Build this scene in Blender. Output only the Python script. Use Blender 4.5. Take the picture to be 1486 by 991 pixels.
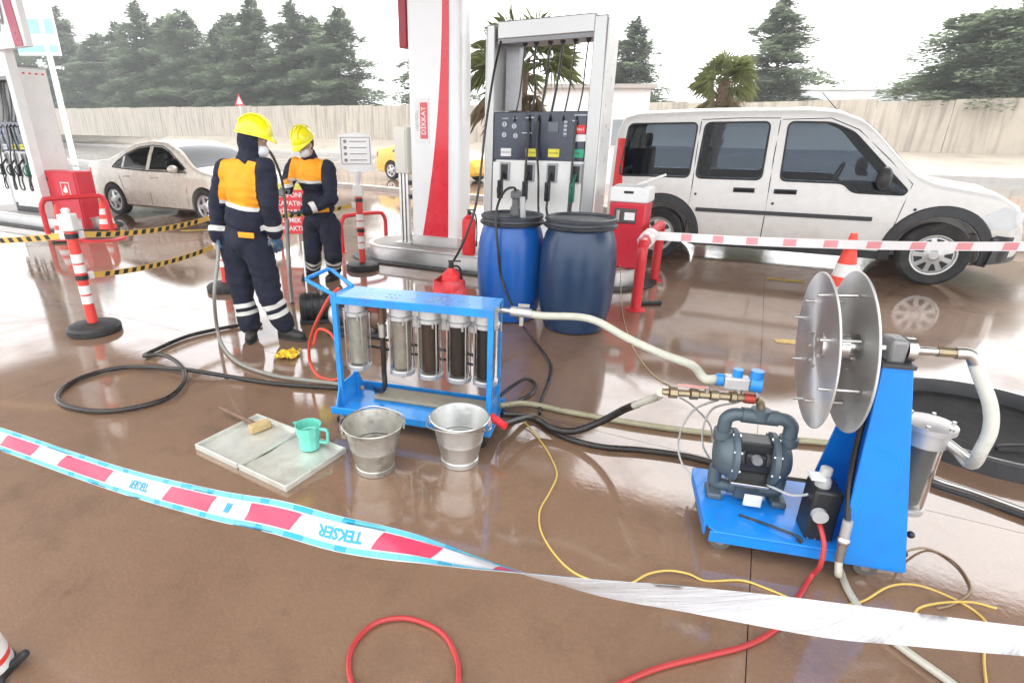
import bpy, bmesh, math, random
from mathutils import Vector, Matrix, noise as mnoise
V = Vector
R = math.radians
for o in list(bpy.data.objects):
    bpy.data.objects.remove(o)
SC = bpy.context.scene
COL = SC.collection

# ------------------------------------------------------------------ camera
F, PX, PY, EYE = 800.0, 665.0, 495.0, 1.65
TH = math.atan(305 / 800.0)
cd = bpy.data.cameras.new('camera')
cam = bpy.data.objects.new('camera', cd)
COL.objects.link(cam)
cam.location = (0, 0, EYE)
cam.rotation_euler = (math.pi / 2 - TH, 0, 0)
cd.sensor_fit = 'HORIZONTAL'
cd.sensor_width = 36
cd.lens = 36 * F / 1486
cd.shift_x = (743 - PX) / 1486
cd.shift_y = 0
cd.clip_start = .05
cd.clip_end = 2000
SC.camera = cam

# ------------------------------------------------------------------ sky, sun, exposure
world = bpy.data.worlds.new('World')
SC.world = world
world.use_nodes = True
wn = world.node_tree
for n in list(wn.nodes):
    wn.nodes.remove(n)
sky = wn.nodes.new('ShaderNodeTexSky')
sky.sky_type = 'NISHITA'
sky.sun_disc = False
sky.sun_elevation = R(48)
sky.sun_rotation = R(35)
sky.air_density = 1.0
sky.dust_density = 6.0
sky.ozone_density = 1.0
# overcast: the cloud layer washes the blue out of the sky evenly
cloud = wn.nodes.new('ShaderNodeMixRGB')
cloud.blend_type = 'MIX'
cloud.inputs['Fac'].default_value = .86
cloud.inputs['Color2'].default_value = (12.5, 12.7, 12.9, 1)
bg = wn.nodes.new('ShaderNodeBackground')
bg.inputs['Strength'].default_value = .12
wo = wn.nodes.new('ShaderNodeOutputWorld')
wn.links.new(sky.outputs[0], cloud.inputs['Color1'])
wn.links.new(cloud.outputs[0], bg.inputs['Color'])
wn.links.new(bg.outputs[0], wo.inputs['Surface'])

sl = bpy.data.lights.new('sun', 'SUN')
sl.energy = .9
sl.angle = R(24)
sl.color = (1, .97, .92)
sun = bpy.data.objects.new('sun', sl)
COL.objects.link(sun)
sun.location = (4, 10, 20)
sun.rotation_euler = V((-math.sin(R(35)) * math.cos(R(48)), -math.cos(R(35)) * math.cos(R(48)), -math.sin(R(48)))).to_track_quat('-Z', 'Y').to_euler()

SC.view_settings.view_transform = 'Standard'
SC.view_settings.look = 'None'
SC.view_settings.exposure = 1.32
SC.view_settings.gamma = 1
SC.view_settings.use_curve_mapping = False
SC.render.resolution_x, SC.render.resolution_y = 1024, 682
try:
    SC.cycles.max_bounces = 8
    SC.cycles.transmission_bounces = 6
    SC.cycles.transparent_max_bounces = 8
except Exception:
    pass

# ------------------------------------------------------------------ measuring helpers (camera resected from the photo)
_c, _s = math.cos(TH), math.sin(TH)
def ray(px, py):
    u, v = (px - PX) / F, (py - PY) / F
    return V((u, _c - v * _s, -_s - v * _c))
def g(px, py, z=0.0):
    d = ray(px, py)
    return V((0, 0, EYE)) + d * ((z - EYE) / d.z)
def at(px, py, Y):
    d = ray(px, py)
    return V((0, 0, EYE)) + d * (Y / d.y)
def atd(px, py, dep):
    return V((0, 0, EYE)) + ray(px, py) * dep
YAW = R(-28)                         # the pump islands, the van and the canopy all lie along this
E1 = V((math.cos(YAW), math.sin(YAW), 0))
E2 = V((-math.sin(YAW), math.cos(YAW), 0))

# ------------------------------------------------------------------ mesh helpers
def catmull(pts, n=8, closed=False):
    pts = [V(p) for p in pts]
    if len(pts) < 3:
        return [pts[0].lerp(pts[-1], i / n) for i in range(n + 1)]
    out = []
    N = len(pts)
    segs = N if closed else N - 1
    for i in range(segs):
        if closed:
            a, b, c_, d = pts[(i - 1) % N], pts[i], pts[(i + 1) % N], pts[(i + 2) % N]
        else:
            b, c_ = pts[i], pts[i + 1]
            a = pts[i - 1] if i else b * 2 - c_
            d = pts[i + 2] if i + 2 < N else c_ * 2 - b
        for k in range(n):
            t = k / n
            out.append(.5 * ((2 * b) + (c_ - a) * t + (2 * a - 5 * b + 4 * c_ - d) * t * t + (3 * b - a - 3 * c_ + d) * t ** 3))
    if not closed:
        out.append(pts[-1].copy())
    return out

def frame_of(d):
    d = d.normalized()
    a = V((0, 0, 1)) if abs(d.z) < .95 else V((1, 0, 0))
    x = a.cross(d).normalized()
    return x, d.cross(x), d

class MB:
    def __init__(s):
        s.v, s.f = [], []
    def add(s, vs, fs, M=None):
        o = len(s.v)
        s.v += [(M @ V(p)) if M else V(p) for p in vs]
        s.f += [[i + o for i in f] for f in fs]
        return s
    def box(s, c, size, M=None, rz=0, taper=1.0):
        x, y, z = [k / 2 for k in size]
        T = Matrix.Translation(V(c)) @ Matrix.Rotation(rz, 4, 'Z')
        if M:
            T = M @ T
        t = taper
        vs = [(-x, -y, -z), (x, -y, -z), (x, y, -z), (-x, y, -z), (-x * t, -y * t, z), (x * t, -y * t, z), (x * t, y * t, z), (-x * t, y * t, z)]
        return s.add(vs, [(0, 3, 2, 1), (4, 5, 6, 7), (0, 1, 5, 4), (1, 2, 6, 5), (2, 3, 7, 6), (3, 0, 4, 7)], T)
    def prism(s, poly, z0, z1, M=None):
        n = len(poly)
        vs = [(p[0], p[1], z0) for p in poly] + [(p[0], p[1], z1) for p in poly]
        fs = [list(range(n))[::-1], list(range(n, 2 * n))] + [(i, (i + 1) % n, n + (i + 1) % n, n + i) for i in range(n)]
        return s.add(vs, fs, M)
    def lathe(s, prof, n=32, M=None, capb=True, capt=True, wob=0):
        vs, fs = [], []
        for r, z in prof:
            for i in range(n):
                a = 2 * math.pi * i / n
                vs.append((r * math.cos(a), r * math.sin(a), z))
        for j in range(len(prof) - 1):
            for i in range(n):
                k = (i + 1) % n
                fs.append((j * n + i, j * n + k, (j + 1) * n + k, (j + 1) * n + i))
        if capb:
            fs.append(list(range(n))[::-1])
        if capt:
            b = (len(prof) - 1) * n
            fs.append(list(range(b, b + n)))
        return s.add(vs, fs, M)
    def cyl(s, p0, p1, r0, r1=None, n=16, M=None):
        r1 = r0 if r1 is None else r1
        p0, p1 = V(p0), V(p1)
        x, y, d = frame_of(p1 - p0)
        vs, fs = [], []
        for p, r in ((p0, r0), (p1, r1)):
            for i in range(n):
                a = 2 * math.pi * i / n
                vs.append(p + x * (r * math.cos(a)) + y * (r * math.sin(a)))
        fs = [(i, (i + 1) % n, n + (i + 1) % n, n + i) for i in range(n)] + [list(range(n))[::-1], list(range(n, 2 * n))]
        return s.add(vs, fs, M)
    def tube(s, path, r, n=10, M=None, closed=False, cap=True):
        path = [V(p) for p in path]
        N = len(path)
        rr = r if callable(r) else (lambda t: r)
        vs, fs = [], []
        x = None
        for i, p in enumerate(path):
            a = path[(i - 1) % N] if (i or closed) else path[0]
            b = path[(i + 1) % N] if (i < N - 1 or closed) else path[-1]
            d = (b - a)
            d = d.normalized() if d.length > 1e-9 else V((0, 0, 1))
            if x is None:
                x, _, _ = frame_of(d)
            x = (x - d * x.dot(d)).normalized()
            y = d.cross(x)
            q = rr(i / max(1, N - 1))
            for k in range(n):
                t = 2 * math.pi * k / n
                vs.append(p + x * (q * math.cos(t)) + y * (q * math.sin(t)))
        for i in range(N if closed else N - 1):
            for k in range(n):
                i2, k2 = (i + 1) % N, (k + 1) % n
                fs.append((i * n + k, i * n + k2, i2 * n + k2, i2 * n + k))
        if cap and not closed:
            fs.append(list(range(n))[::-1])
            fs.append(list(range((N - 1) * n, N * n)))
        return s.add(vs, fs, M)
    def ball(s, c, r, nu=14, nv=9, M=None, rot=None):
        rx, ry, rz = (r, r, r) if not hasattr(r, '__len__') else r
        T = Matrix.Translation(V(c))
        if rot is not None:
            T = T @ rot
        if M:
            T = M @ T
        vs, fs = [(0, 0, -rz)], []
        for j in range(1, nv):
            t = -math.pi / 2 + math.pi * j / nv
            for i in range(nu):
                a = 2 * math.pi * i / nu
                vs.append((rx * math.cos(t) * math.cos(a), ry * math.cos(t) * math.sin(a), rz * math.sin(t)))
        vs.append((0, 0, rz))
        L = len(vs) - 1
        for i in range(nu):
            k = (i + 1) % nu
            fs.append((0, 1 + k, 1 + i))
            for j in range(nv - 2):
                fs.append((1 + j * nu + i, 1 + j * nu + k, 1 + (j + 1) * nu + k, 1 + (j + 1) * nu + i))
            fs.append((L, 1 + (nv - 2) * nu + i, 1 + (nv - 2) * nu + k))
        return s.add(vs, fs, T)
    def limb(s, p0, r0, p1, r1, n=14):
        s.cyl(p0, p1, r0, r1, n)
        s.ball(p0, r0 * .995, n, 8)
        s.ball(p1, r1 * .995, n, 8)
        return s
    def mesh(s, name, smooth=35):
        m = bpy.data.meshes.new(name)
        m.from_pydata([tuple(p) for p in s.v], [], s.f)
        m.update()
        if smooth:
            m.shade_smooth()
            if smooth < 180:
                m.set_sharp_from_angle(angle=R(smooth))
        return m

def put(name, me, mat, parent=None, loc=(0, 0, 0), rz=0, bevel=0, seg=2):
    o = bpy.data.objects.new(name, me)
    COL.objects.link(o)
    o.location = loc
    o.rotation_euler = (0, 0, rz)
    if mat is not None and not me.materials:
        me.materials.append(mat)
    if parent is not None:
        o.parent = parent
    if bevel:
        b = o.modifiers.new('bevel', 'BEVEL')
        b.width = bevel
        b.segments = seg
        b.limit_method = 'ANGLE'
        b.angle_limit = R(40)
    return o

def part(name, mb, mat, parent, bevel=0, smooth=35, seg=2, label=None):
    o = put(name, mb.mesh(name, smooth), mat, parent, bevel=bevel, seg=seg)
    if label:
        o['label'] = label
    return o

def tag(o, label, cat, group=None):
    o['label'] = label
    o['category'] = cat
    if group:
        o['group'] = group
    return o

def thing(name, label, cat, loc=(0, 0, 0), rz=0, group=None):
    o = bpy.data.objects.new(name, None)
    COL.objects.link(o)
    o.empty_display_size = .1
    o.location = loc
    o.rotation_euler = (0, 0, rz)
    return tag(o, label, cat, group)

def solo(name, mb, mat, label, cat, group=None, bevel=0, smooth=35):
    """one thing that is one mesh; world coordinates in, origin moved to its base"""
    xs = [p.x for p in mb.v]; ys = [p.y for p in mb.v]; zs = [p.z for p in mb.v]
    b = V(((min(xs) + max(xs)) / 2, (min(ys) + max(ys)) / 2, min(zs)))
    mb.v = [p - b for p in mb.v]
    o = put(name, mb.mesh(name, smooth), mat, None, loc=b, bevel=bevel)
    return tag(o, label, cat, group)

def struct(name, mb, mat, smooth=0):
    o = put(name, mb.mesh(name, smooth), mat)
    o['kind'] = 'structure'
    return o

def copy_tree(o, parent=None):
    c = o.copy()
    COL.objects.link(c)
    c.parent = parent
    for ch in [k for k in bpy.data.objects if k.parent == o]:
        copy_tree(ch, c)
    return c

def evaluated(mb, mods):
    """mesh after modifiers; mods = list of (type, dict)"""
    o = bpy.data.objects.new('tmp', mb.mesh('tmp', 0))
    COL.objects.link(o)
    for t, kw in mods:
        m = o.modifiers.new(t.lower(), t)
        for k, v in kw.items():
            setattr(m, k, v)
    dg = bpy.context.evaluated_depsgraph_get()
    me = bpy.data.meshes.new_from_object(o.evaluated_get(dg))
    bpy.data.objects.remove(o)
    return me

def text_mb(s, size, depth=.001, bold=.0, align='CENTER'):
    c = bpy.data.curves.new('txt', 'FONT')
    c.body = s
    c.size = size
    c.align_x = align
    c.align_y = 'CENTER'
    c.extrude = depth
    c.offset = bold
    c.resolution_u = 2
    o = bpy.data.objects.new('txt', c)
    COL.objects.link(o)
    dg = bpy.context.evaluated_depsgraph_get()
    me = bpy.data.meshes.new_from_object(o.evaluated_get(dg))
    bpy.data.objects.remove(o)
    mb = MB()
    mb.add([v.co.copy() for v in me.vertices], [list(p.vertices) for p in me.polygons])
    return mb

def xf(mb, M):
    mb.v = [M @ p for p in mb.v]
    return mb

# local x right, local y up -> a wall facing -y (front of a cabinet)
STAND = Matrix.Rotation(math.pi / 2, 4, 'X')

# ------------------------------------------------------------------ materials
MATS = {}
def pm(name, rgb, rough=.5, metal=0.0, var=.12, vs=6, bump=0, bs=60, dirt=None, dirt_amt=.5, ds=3, coat=0, trans=0, ior=1.45, spec=.5, rvar=.1, aniso=0):
    if name in MATS:
        return MATS[name]
    m = bpy.data.materials.new(name)
    m.use_nodes = True
    nt = m.node_tree
    b = nt.nodes['Principled BSDF']
    L = nt.links.new
    tc = nt.nodes.new('ShaderNodeTexCoord')
    n1 = nt.nodes.new('ShaderNodeTexNoise')
    n1.inputs['Scale'].default_value = vs
    n1.inputs['Detail'].default_value = 6
    n1.inputs['Roughness'].default_value = .65
    L(tc.outputs['Object'], n1.inputs['Vector'])
    mr = nt.nodes.new('ShaderNodeMapRange')
    mr.inputs[1].default_value = .25
    mr.inputs[2].default_value = .75
    mr.inputs[3].default_value = 1 - var
    mr.inputs[4].default_value = 1 + var
    L(n1.outputs['Fac'], mr.inputs[0])
    mx = nt.nodes.new('ShaderNodeVectorMath')
    mx.operation = 'SCALE'
    mx.inputs[0].default_value = rgb
    L(mr.outputs[0], mx.inputs['Scale'])
    colout = mx.outputs[0]
    if dirt:
        n2 = nt.nodes.new('ShaderNodeTexNoise')
        n2.inputs['Scale'].default_value = ds
        n2.inputs['Detail'].default_value = 8
        n2.inputs['Roughness'].default_value = .7
        L(tc.outputs['Object'], n2.inputs['Vector'])
        r2 = nt.nodes.new('ShaderNodeMapRange')
        r2.inputs[1].default_value = .48
        r2.inputs[2].default_value = .7
        r2.inputs[3].default_value = 0
        r2.inputs[4].default_value = dirt_amt
        L(n2.outputs['Fac'], r2.inputs[0])
        mix = nt.nodes.new('ShaderNodeMixRGB')
        L(r2.outputs[0], mix.inputs[0])
        L(colout, mix.inputs[1])
        mix.inputs[2].default_value = (*dirt, 1)
        colout = mix.outputs[0]
    L(colout, b.inputs['Base Color'])
    rr = nt.nodes.new('ShaderNodeMapRange')
    rr.inputs[1].default_value = .3
    rr.inputs[2].default_value = .7
    rr.inputs[3].default_value = max(0.02, rough * (1 - rvar * 2))
    rr.inputs[4].default_value = min(1, rough * (1 + rvar * 2))
    L(n1.outputs['Fac'], rr.inputs[0])
    L(rr.outputs[0], b.inputs['Roughness'])
    b.inputs['Metallic'].default_value = metal
    b.inputs['IOR'].default_value = ior
    b.inputs['Specular IOR Level'].default_value = spec
    b.inputs['Coat Weight'].default_value = coat
    b.inputs['Coat Roughness'].default_value = .06
    b.inputs['Transmission Weight'].default_value = trans
    b.inputs['Anisotropic'].default_value = aniso
    if bump:
        n3 = nt.nodes.new('ShaderNodeTexNoise')
        n3.inputs['Scale'].default_value = bs
        n3.inputs['Detail'].default_value = 5
        L(tc.outputs['Object'], n3.inputs['Vector'])
        bp = nt.nodes.new('ShaderNodeBump')
        bp.inputs['Strength'].default_value = bump
        bp.inputs['Distance'].default_value = .01
        L(n3.outputs['Fac'], bp.inputs['Height'])
        L(bp.outputs[0], b.inputs['Normal'])
    MATS[name] = m
    return m

white_paint = pm('white_paint', (.78, .78, .77), .35, var=.04, dirt=(.45, .4, .35), dirt_amt=.25, ds=2)
cream_paint = pm('cream_paint', (.72, .70, .63), .4, var=.05)
red_paint = pm('red_paint', (.62, .03, .04), .35, var=.1, dirt=(.3, .05, .04), dirt_amt=.3)
red_plastic = pm('red_plastic', (.75, .035, .04), .4, var=.08)
blue_paint = pm('blue_paint', (.012, .25, .68), .3, var=.12, dirt=(.05, .09, .13), dirt_amt=.55, ds=7, coat=.25)
black_rubber = pm('black_rubber', (.018, .018, .02), .55, var=.3, dirt=(.09, .075, .06), dirt_amt=.35, ds=5, bump=.15)
black_plastic = pm('black_plastic', (.02, .021, .024), .35, var=.2)
hose_black = pm('hose_black', (.016, .014, .013), .3, var=.3, dirt=(.07, .05, .035), dirt_amt=.5, ds=4)
steel = pm('steel', (.55, .54, .52), .3, 1, var=.12, dirt=(.25, .2, .16), dirt_amt=.35)
brushed = pm('brushed_steel', (.62, .61, .6), .38, .9, var=.1, vs=3)
galv = pm('galvanised_steel', (.62, .62, .60), .33, .85, var=.16, vs=5, bump=.12, bs=25)
galv_dirty = pm('dirty_galvanised_steel', (.50, .48, .43), .38, .75, var=.2, vs=6, dirt=(.09, .07, .05), dirt_amt=.8, ds=7, bump=.15, bs=25)
alu = pm('cast_aluminium', (.58, .57, .56), .45, .7, var=.1, bump=.1)
brass = pm('brass', (.34, .27, .17), .42, .8, var=.25, dirt=(.16, .13, .10), dirt_amt=.7, ds=24)

# ================================================================== SETTING
def st(e1, e2, z=0.0):
    return E1 * e1 + E2 * e2 + V((0, 0, z))

def wet_material(name, c0, c1, c2, wet=1.0, rough=(.004, .05), scale=.5):
    m = bpy.data.materials.new(name)
    m.use_nodes = True
    nt = m.node_tree
    b = nt.nodes['Principled BSDF']
    L = nt.links.new
    ge = nt.nodes.new('ShaderNodeNewGeometry')
    def noise(sc, det=6, ro=.6, dis=0):
        n = nt.nodes.new('ShaderNodeTexNoise')
        n.inputs['Scale'].default_value = sc
        n.inputs['Detail'].default_value = det
        n.inputs['Roughness'].default_value = ro
        n.inputs['Distortion'].default_value = dis
        L(ge.outputs['Position'], n.inputs['Vector'])
        return n
    def rng(src, a, b_, c, d):
        r = nt.nodes.new('ShaderNodeMapRange')
        for i, v in enumerate((a, b_, c, d)):
            r.inputs[i + 1].default_value = v
        L(src, r.inputs[0])
        return r.outputs[0]
    def mix(f, a, b_):
        x = nt.nodes.new('ShaderNodeMixRGB')
        L(f, x.inputs[0])
        for k, val in ((1, a), (2, b_)):
            if isinstance(val, tuple):
                x.inputs[k].default_value = (*val, 1)
            else:
                L(val, x.inputs[k])
        return x.outputs[0]
    big = noise(scale, 5, .6, .6)
    mid = noise(scale * 6, 8, .7, .3)
    fine = noise(55, 6, .75)
    speck = noise(170, 2, .5)
    col = mix(rng(big.outputs['Fac'], .35, .65, 0, 1), c0, c1)
    col = mix(rng(mid.outputs['Fac'], .5, .72, 0, .6), col, c2)
    blot = noise(scale * 2.6, 9, .75, 1.6)
    col = mix(rng(blot.outputs['Fac'], .6, .68, 0, .5), col, tuple(k * .5 for k in c0))
    grit = nt.nodes.new('ShaderNodeTexVoronoi')
    grit.inputs['Scale'].default_value = 90
    L(ge.outputs['Position'], grit.inputs['Vector'])
    col = mix(rng(grit.outputs['Distance'], .0, .28, .38, 0), col, tuple(min(1, k * 1.5) for k in c1))
    col = mix(rng(fine.outputs['Fac'], .35, .7, 0, .35), col, tuple(k * .62 for k in c0))
    col = mix(rng(speck.outputs['Fac'], .66, .74, 0, .5), col, tuple(min(1, k * 1.9) for k in c1))
    L(col, b.inputs['Base Color'])
    b.inputs['Roughness'].default_value = .62
    b.inputs['Specular IOR Level'].default_value = .25
    w = noise(scale * 1.7, 7, .62, .8)
    b.inputs['Coat IOR'].default_value = 2.0
    L(rng(w.outputs['Fac'], .32, .5, .5 * wet, wet), b.inputs['Coat Weight'])
    L(rng(w.outputs['Fac'], .38, .62, rough[1], rough[0]), b.inputs['Coat Roughness'])
    rip = noise(34, 6, .65, .5)
    rip2 = noise(4, 3, .5)
    b1 = nt.nodes.new('ShaderNodeBump')
    b1.inputs['Strength'].default_value = .06
    b1.inputs['Distance'].default_value = .004
    L(rip.outputs['Fac'], b1.inputs['Height'])
    b2 = nt.nodes.new('ShaderNodeBump')
    b2.inputs['Strength'].default_value = .03
    b2.inputs['Distance'].default_value = .01
    L(rip2.outputs['Fac'], b2.inputs['Height'])
    L(b1.outputs[0], b2.inputs['Normal'])
    L(b2.outputs[0], b.inputs['Coat Normal'])
    b3 = nt.nodes.new('ShaderNodeBump')
    b3.inputs['Strength'].default_value = .5
    b3.inputs['Distance'].default_value = .006
    L(fine.outputs['Fac'], b3.inputs['Height'])
    L(b3.outputs[0], b.inputs['Normal'])
    return m

wet_concrete = wet_material('wet_concrete', (.20, .112, .066), (.26, .157, .096), (.10, .06, .038))
wet_asphalt = wet_material('wet_asphalt', (.07, .068, .066), (.1, .096, .09), (.05, .05, .05), rough=(.04, .2))

ground = struct('ground', MB().add([(-260, -120, -.03), (260, -120, -.03), (260, 400, -.03), (-260, 400, -.03)], [(0, 1, 2, 3)]), wet_asphalt)

# forecourt slabs with open joints, one object each (shared mesh)
SL = 4.4
slab_me = MB().box((0, 0, -.014), (SL - .0035, SL - .0035, .028)).mesh('slab', 0)
slab_me.materials.append(wet_concrete)
for i in range(-4, 5):
    for j in range(-2, 4):
        c = st(.22 + (i + .5) * SL, 2.9 + (j + .5) * SL)
        o = put('slab', slab_me, None, ground, loc=c, rz=YAW)

# the road beyond, its kerbs and the bare bank under the wall
K0, K1 = g(150, 211), g(1400, 262)
rd = (K1 - K0).normalized()
rn = V((-rd.y, rd.x, 0))
def rpt(t, off, z=0.0):
    p = K0 + rd * t + rn * off
    return V((p.x, p.y, z))
LR = (K1 - K0).length
road = MB().add([rpt(-80, -17, -.026), rpt(LR + 60, -17, -.026), rpt(LR + 60, 0, -.026), rpt(-80, 0, -.026)], [(0, 1, 2, 3)])
struct('road', road, wet_material('wet_road', (.11, .105, .1), (.15, .145, .135), (.08, .08, .08), rough=(.04, .2), scale=.2))
kerb_mat = pm('kerb_stone', (.42, .39, .36), .6, var=.2, vs=2, bump=.3, bs=30)
def kerb(name, t0, t1, off, h, w=.22):
    mb = MB()
    a, b, c, d = rpt(t0, off), rpt(t1, off), rpt(t1, off + w), rpt(t0, off + w)
    n = 4
    mb.add([V((p.x, p.y, -.03)) for p in (a, b, c, d)] + [V((p.x, p.y, h)) for p in (a, b, c, d)],
           [(0, 3, 2, 1), (4, 5, 6, 7), (0, 1, 5, 4), (1, 2, 6, 5), (2, 3, 7, 6), (3, 0, 4, 7)])
    return struct(name, mb, kerb_mat)
kerb('kerb_far', -80, LR + 60, 0, .16)
kn = (g(540, 276) - K0).dot(rn)
kerb('kerb_near', -40, LR + 40, kn, .12, .25)

WL, WR = at(120, 192, 72), at(1486, 224, 26)
WLt, WRt = at(120, 157, 72), at(1486, 143, 26)
def wl(t, top=False):
    return (WLt.lerp(WRt, t) if top else WL.lerp(WR, t))
bank = MB()
NB = 40
for i in range(NB + 1):
    t = -.35 + 1.9 * i / NB
    w = wl(t)
    k = V((w.x, w.y, 0))
    tt = (k - K0).dot(rd)
    a = rpt(tt, .22, .13)
    mid_ = a.lerp(w, .45)
    mid_.z = .13 + (w.z - .13) * .25
    back = w + rn * 30
    bank.v += [a, mid_ + V((0, 0, .1 * math.sin(i * 1.7))), w, V((back.x, back.y, w.z + 1.5))]
for i in range(NB):
    for k in range(3):
        a = i * 4 + k
        bank.f.append([a, a + 4, a + 5, a + 1])
struct('bank', bank, pm('dry_earth', (.36, .31, .25), .9, var=.25, vs=.8, bump=.5, bs=6, dirt=(.3, .27, .2), dirt_amt=.5, ds=.4))

# precast boundary wall, panel by panel
def streak_concrete():
    m = pm('streaked_concrete', (.42, .37, .305), .85, var=.12, vs=1.2, bump=.3, bs=12)
    nt = m.node_tree
    tc = nt.nodes['Texture Coordinate']
    mp = nt.nodes.new('ShaderNodeMapping')
    mp.inputs['Scale'].default_value = (3.2, 3.2, .22)
    nt.links.new(tc.outputs['Object'], mp.inputs[0])
    n = nt.nodes.new('ShaderNodeTexNoise')
    n.inputs['Scale'].default_value = 1.6
    n.inputs['Detail'].default_value = 7
    nt.links.new(mp.outputs[0], n.inputs['Vector'])
    r = nt.nodes.new('ShaderNodeMapRange')
    r.inputs[1].default_value, r.inputs[2].default_value = .46, .66
    r.inputs[3].default_value, r.inputs[4].default_value = 0, .75
    nt.links.new(n.outputs['Fac'], r.inputs[0])
    b = nt.nodes['Principled BSDF']
    old = b.inputs['Base Color'].links[0].from_socket
    mx = nt.nodes.new('ShaderNodeMixRGB')
    nt.links.new(r.outputs[0], mx.inputs[0])
    nt.links.new(old, mx.inputs[1])
    mx.inputs[2].default_value = (.22, .195, .165, 1)
    nt.links.new(mx.outputs[0], b.inputs['Base Color'])
    return m
conc_wall = streak_concrete()
wall = thing('boundary_wall', 'long grey concrete panel wall with dark streaks behind the road', 'wall', wl(.5))
WD = (WR - WL)
NP = int(V((WD.x, WD.y, 0)).length / 2.9)
wrnd = random.Random(4)
for i in range(-6, NP + 14):
    t0, t1 = i / NP, (i + 1) / NP
    a, b, at_, bt = wl(t0), wl(t1), wl(t0, True), wl(t1, True)
    if a.y < 8:
        break
    top = (at_.z + bt.z) / 2 + wrnd.uniform(-.05, .05)
    bot = min(a.z, b.z) - .3
    d = (b - a)
    d.z = 0
    ln = d.length
    d.normalize()
    nn = V((-d.y, d.x, 0)) * (.08 + wrnd.uniform(0, .015))
    p = [a + d * .012, b - d * .012]
    mb = MB()
    o = wall.location
    q = []
    for z in (bot, top):
        for pp in (p[0], p[1]):
            for sgn in (-1, 1):
                w_ = pp + nn * sgn
                q.append(V((w_.x, w_.y, z)) - o)
    mb.add(q, [(0, 2, 6, 4), (1, 5, 7, 3), (0, 4, 5, 1), (2, 3, 7, 6), (4, 6, 7, 5), (0, 1, 3, 2)])
    pc = put('panel', mb.mesh('panel', 0), conc_wall, wall)

# ------------------------------------------------------------------ trees
def leaf_mat(name, c0, c1, rough=.7):
    m = bpy.data.materials.new(name)
    m.use_nodes = True
    nt = m.node_tree
    b = nt.nodes['Principled BSDF']
    tc = nt.nodes.new('ShaderNodeTexCoord')
    n = nt.nodes.new('ShaderNodeTexNoise')
    n.inputs['Scale'].default_value = .9
    n.inputs['Detail'].default_value = 6
    nt.links.new(tc.outputs['Object'], n.inputs['Vector'])
    r = nt.nodes.new('ShaderNodeMapRange')
    r.inputs[1].default_value, r.inputs[2].default_value = .3, .7
    nt.links.new(n.outputs['Fac'], r.inputs[0])
    oi = nt.nodes.new('ShaderNodeObjectInfo')
    ad = nt.nodes.new('ShaderNodeMath')
    ad.operation = 'MULTIPLY_ADD'
    ad.inputs[1].default_value = .35
    nt.links.new(oi.outputs['Random'], ad.inputs[0])
    nt.links.new(r.outputs[0], ad.inputs[2])
    mx = nt.nodes.new('ShaderNodeMixRGB')
    nt.links.new(ad.outputs[0], mx.inputs[0])
    mx.inputs[1].default_value = (*c0, 1)
    mx.inputs[2].default_value = (*c1, 1)
    nt.links.new(mx.outputs[0], b.inputs['Base Color'])
    b.inputs['Roughness'].default_value = rough
    b.inputs['Specular IOR Level'].default_value = .3
    tl = nt.nodes.new('ShaderNodeBsdfTranslucent')
    nt.links.new(mx.outputs[0], tl.inputs['Color'])
    ms = nt.nodes.new('ShaderNodeMixShader')
    ms.inputs[0].default_value = .5
    nt.links.new(b.outputs[0], ms.inputs[1])
    nt.links.new(tl.outputs[0], ms.inputs[2])
    nt.links.new(ms.outputs[0], nt.nodes['Material Output'].inputs['Surface'])
    return m
needle = leaf_mat('cedar_needles', (.125, .165, .105), (.22, .265, .17))
needle_blue = leaf_mat('blue_cedar_needles', (.05, .07, .06), (.105, .135, .12))
bark = pm('bark', (.13, .1, .075), .9, var=.3, vs=3, bump=.6, bs=14)

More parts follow.
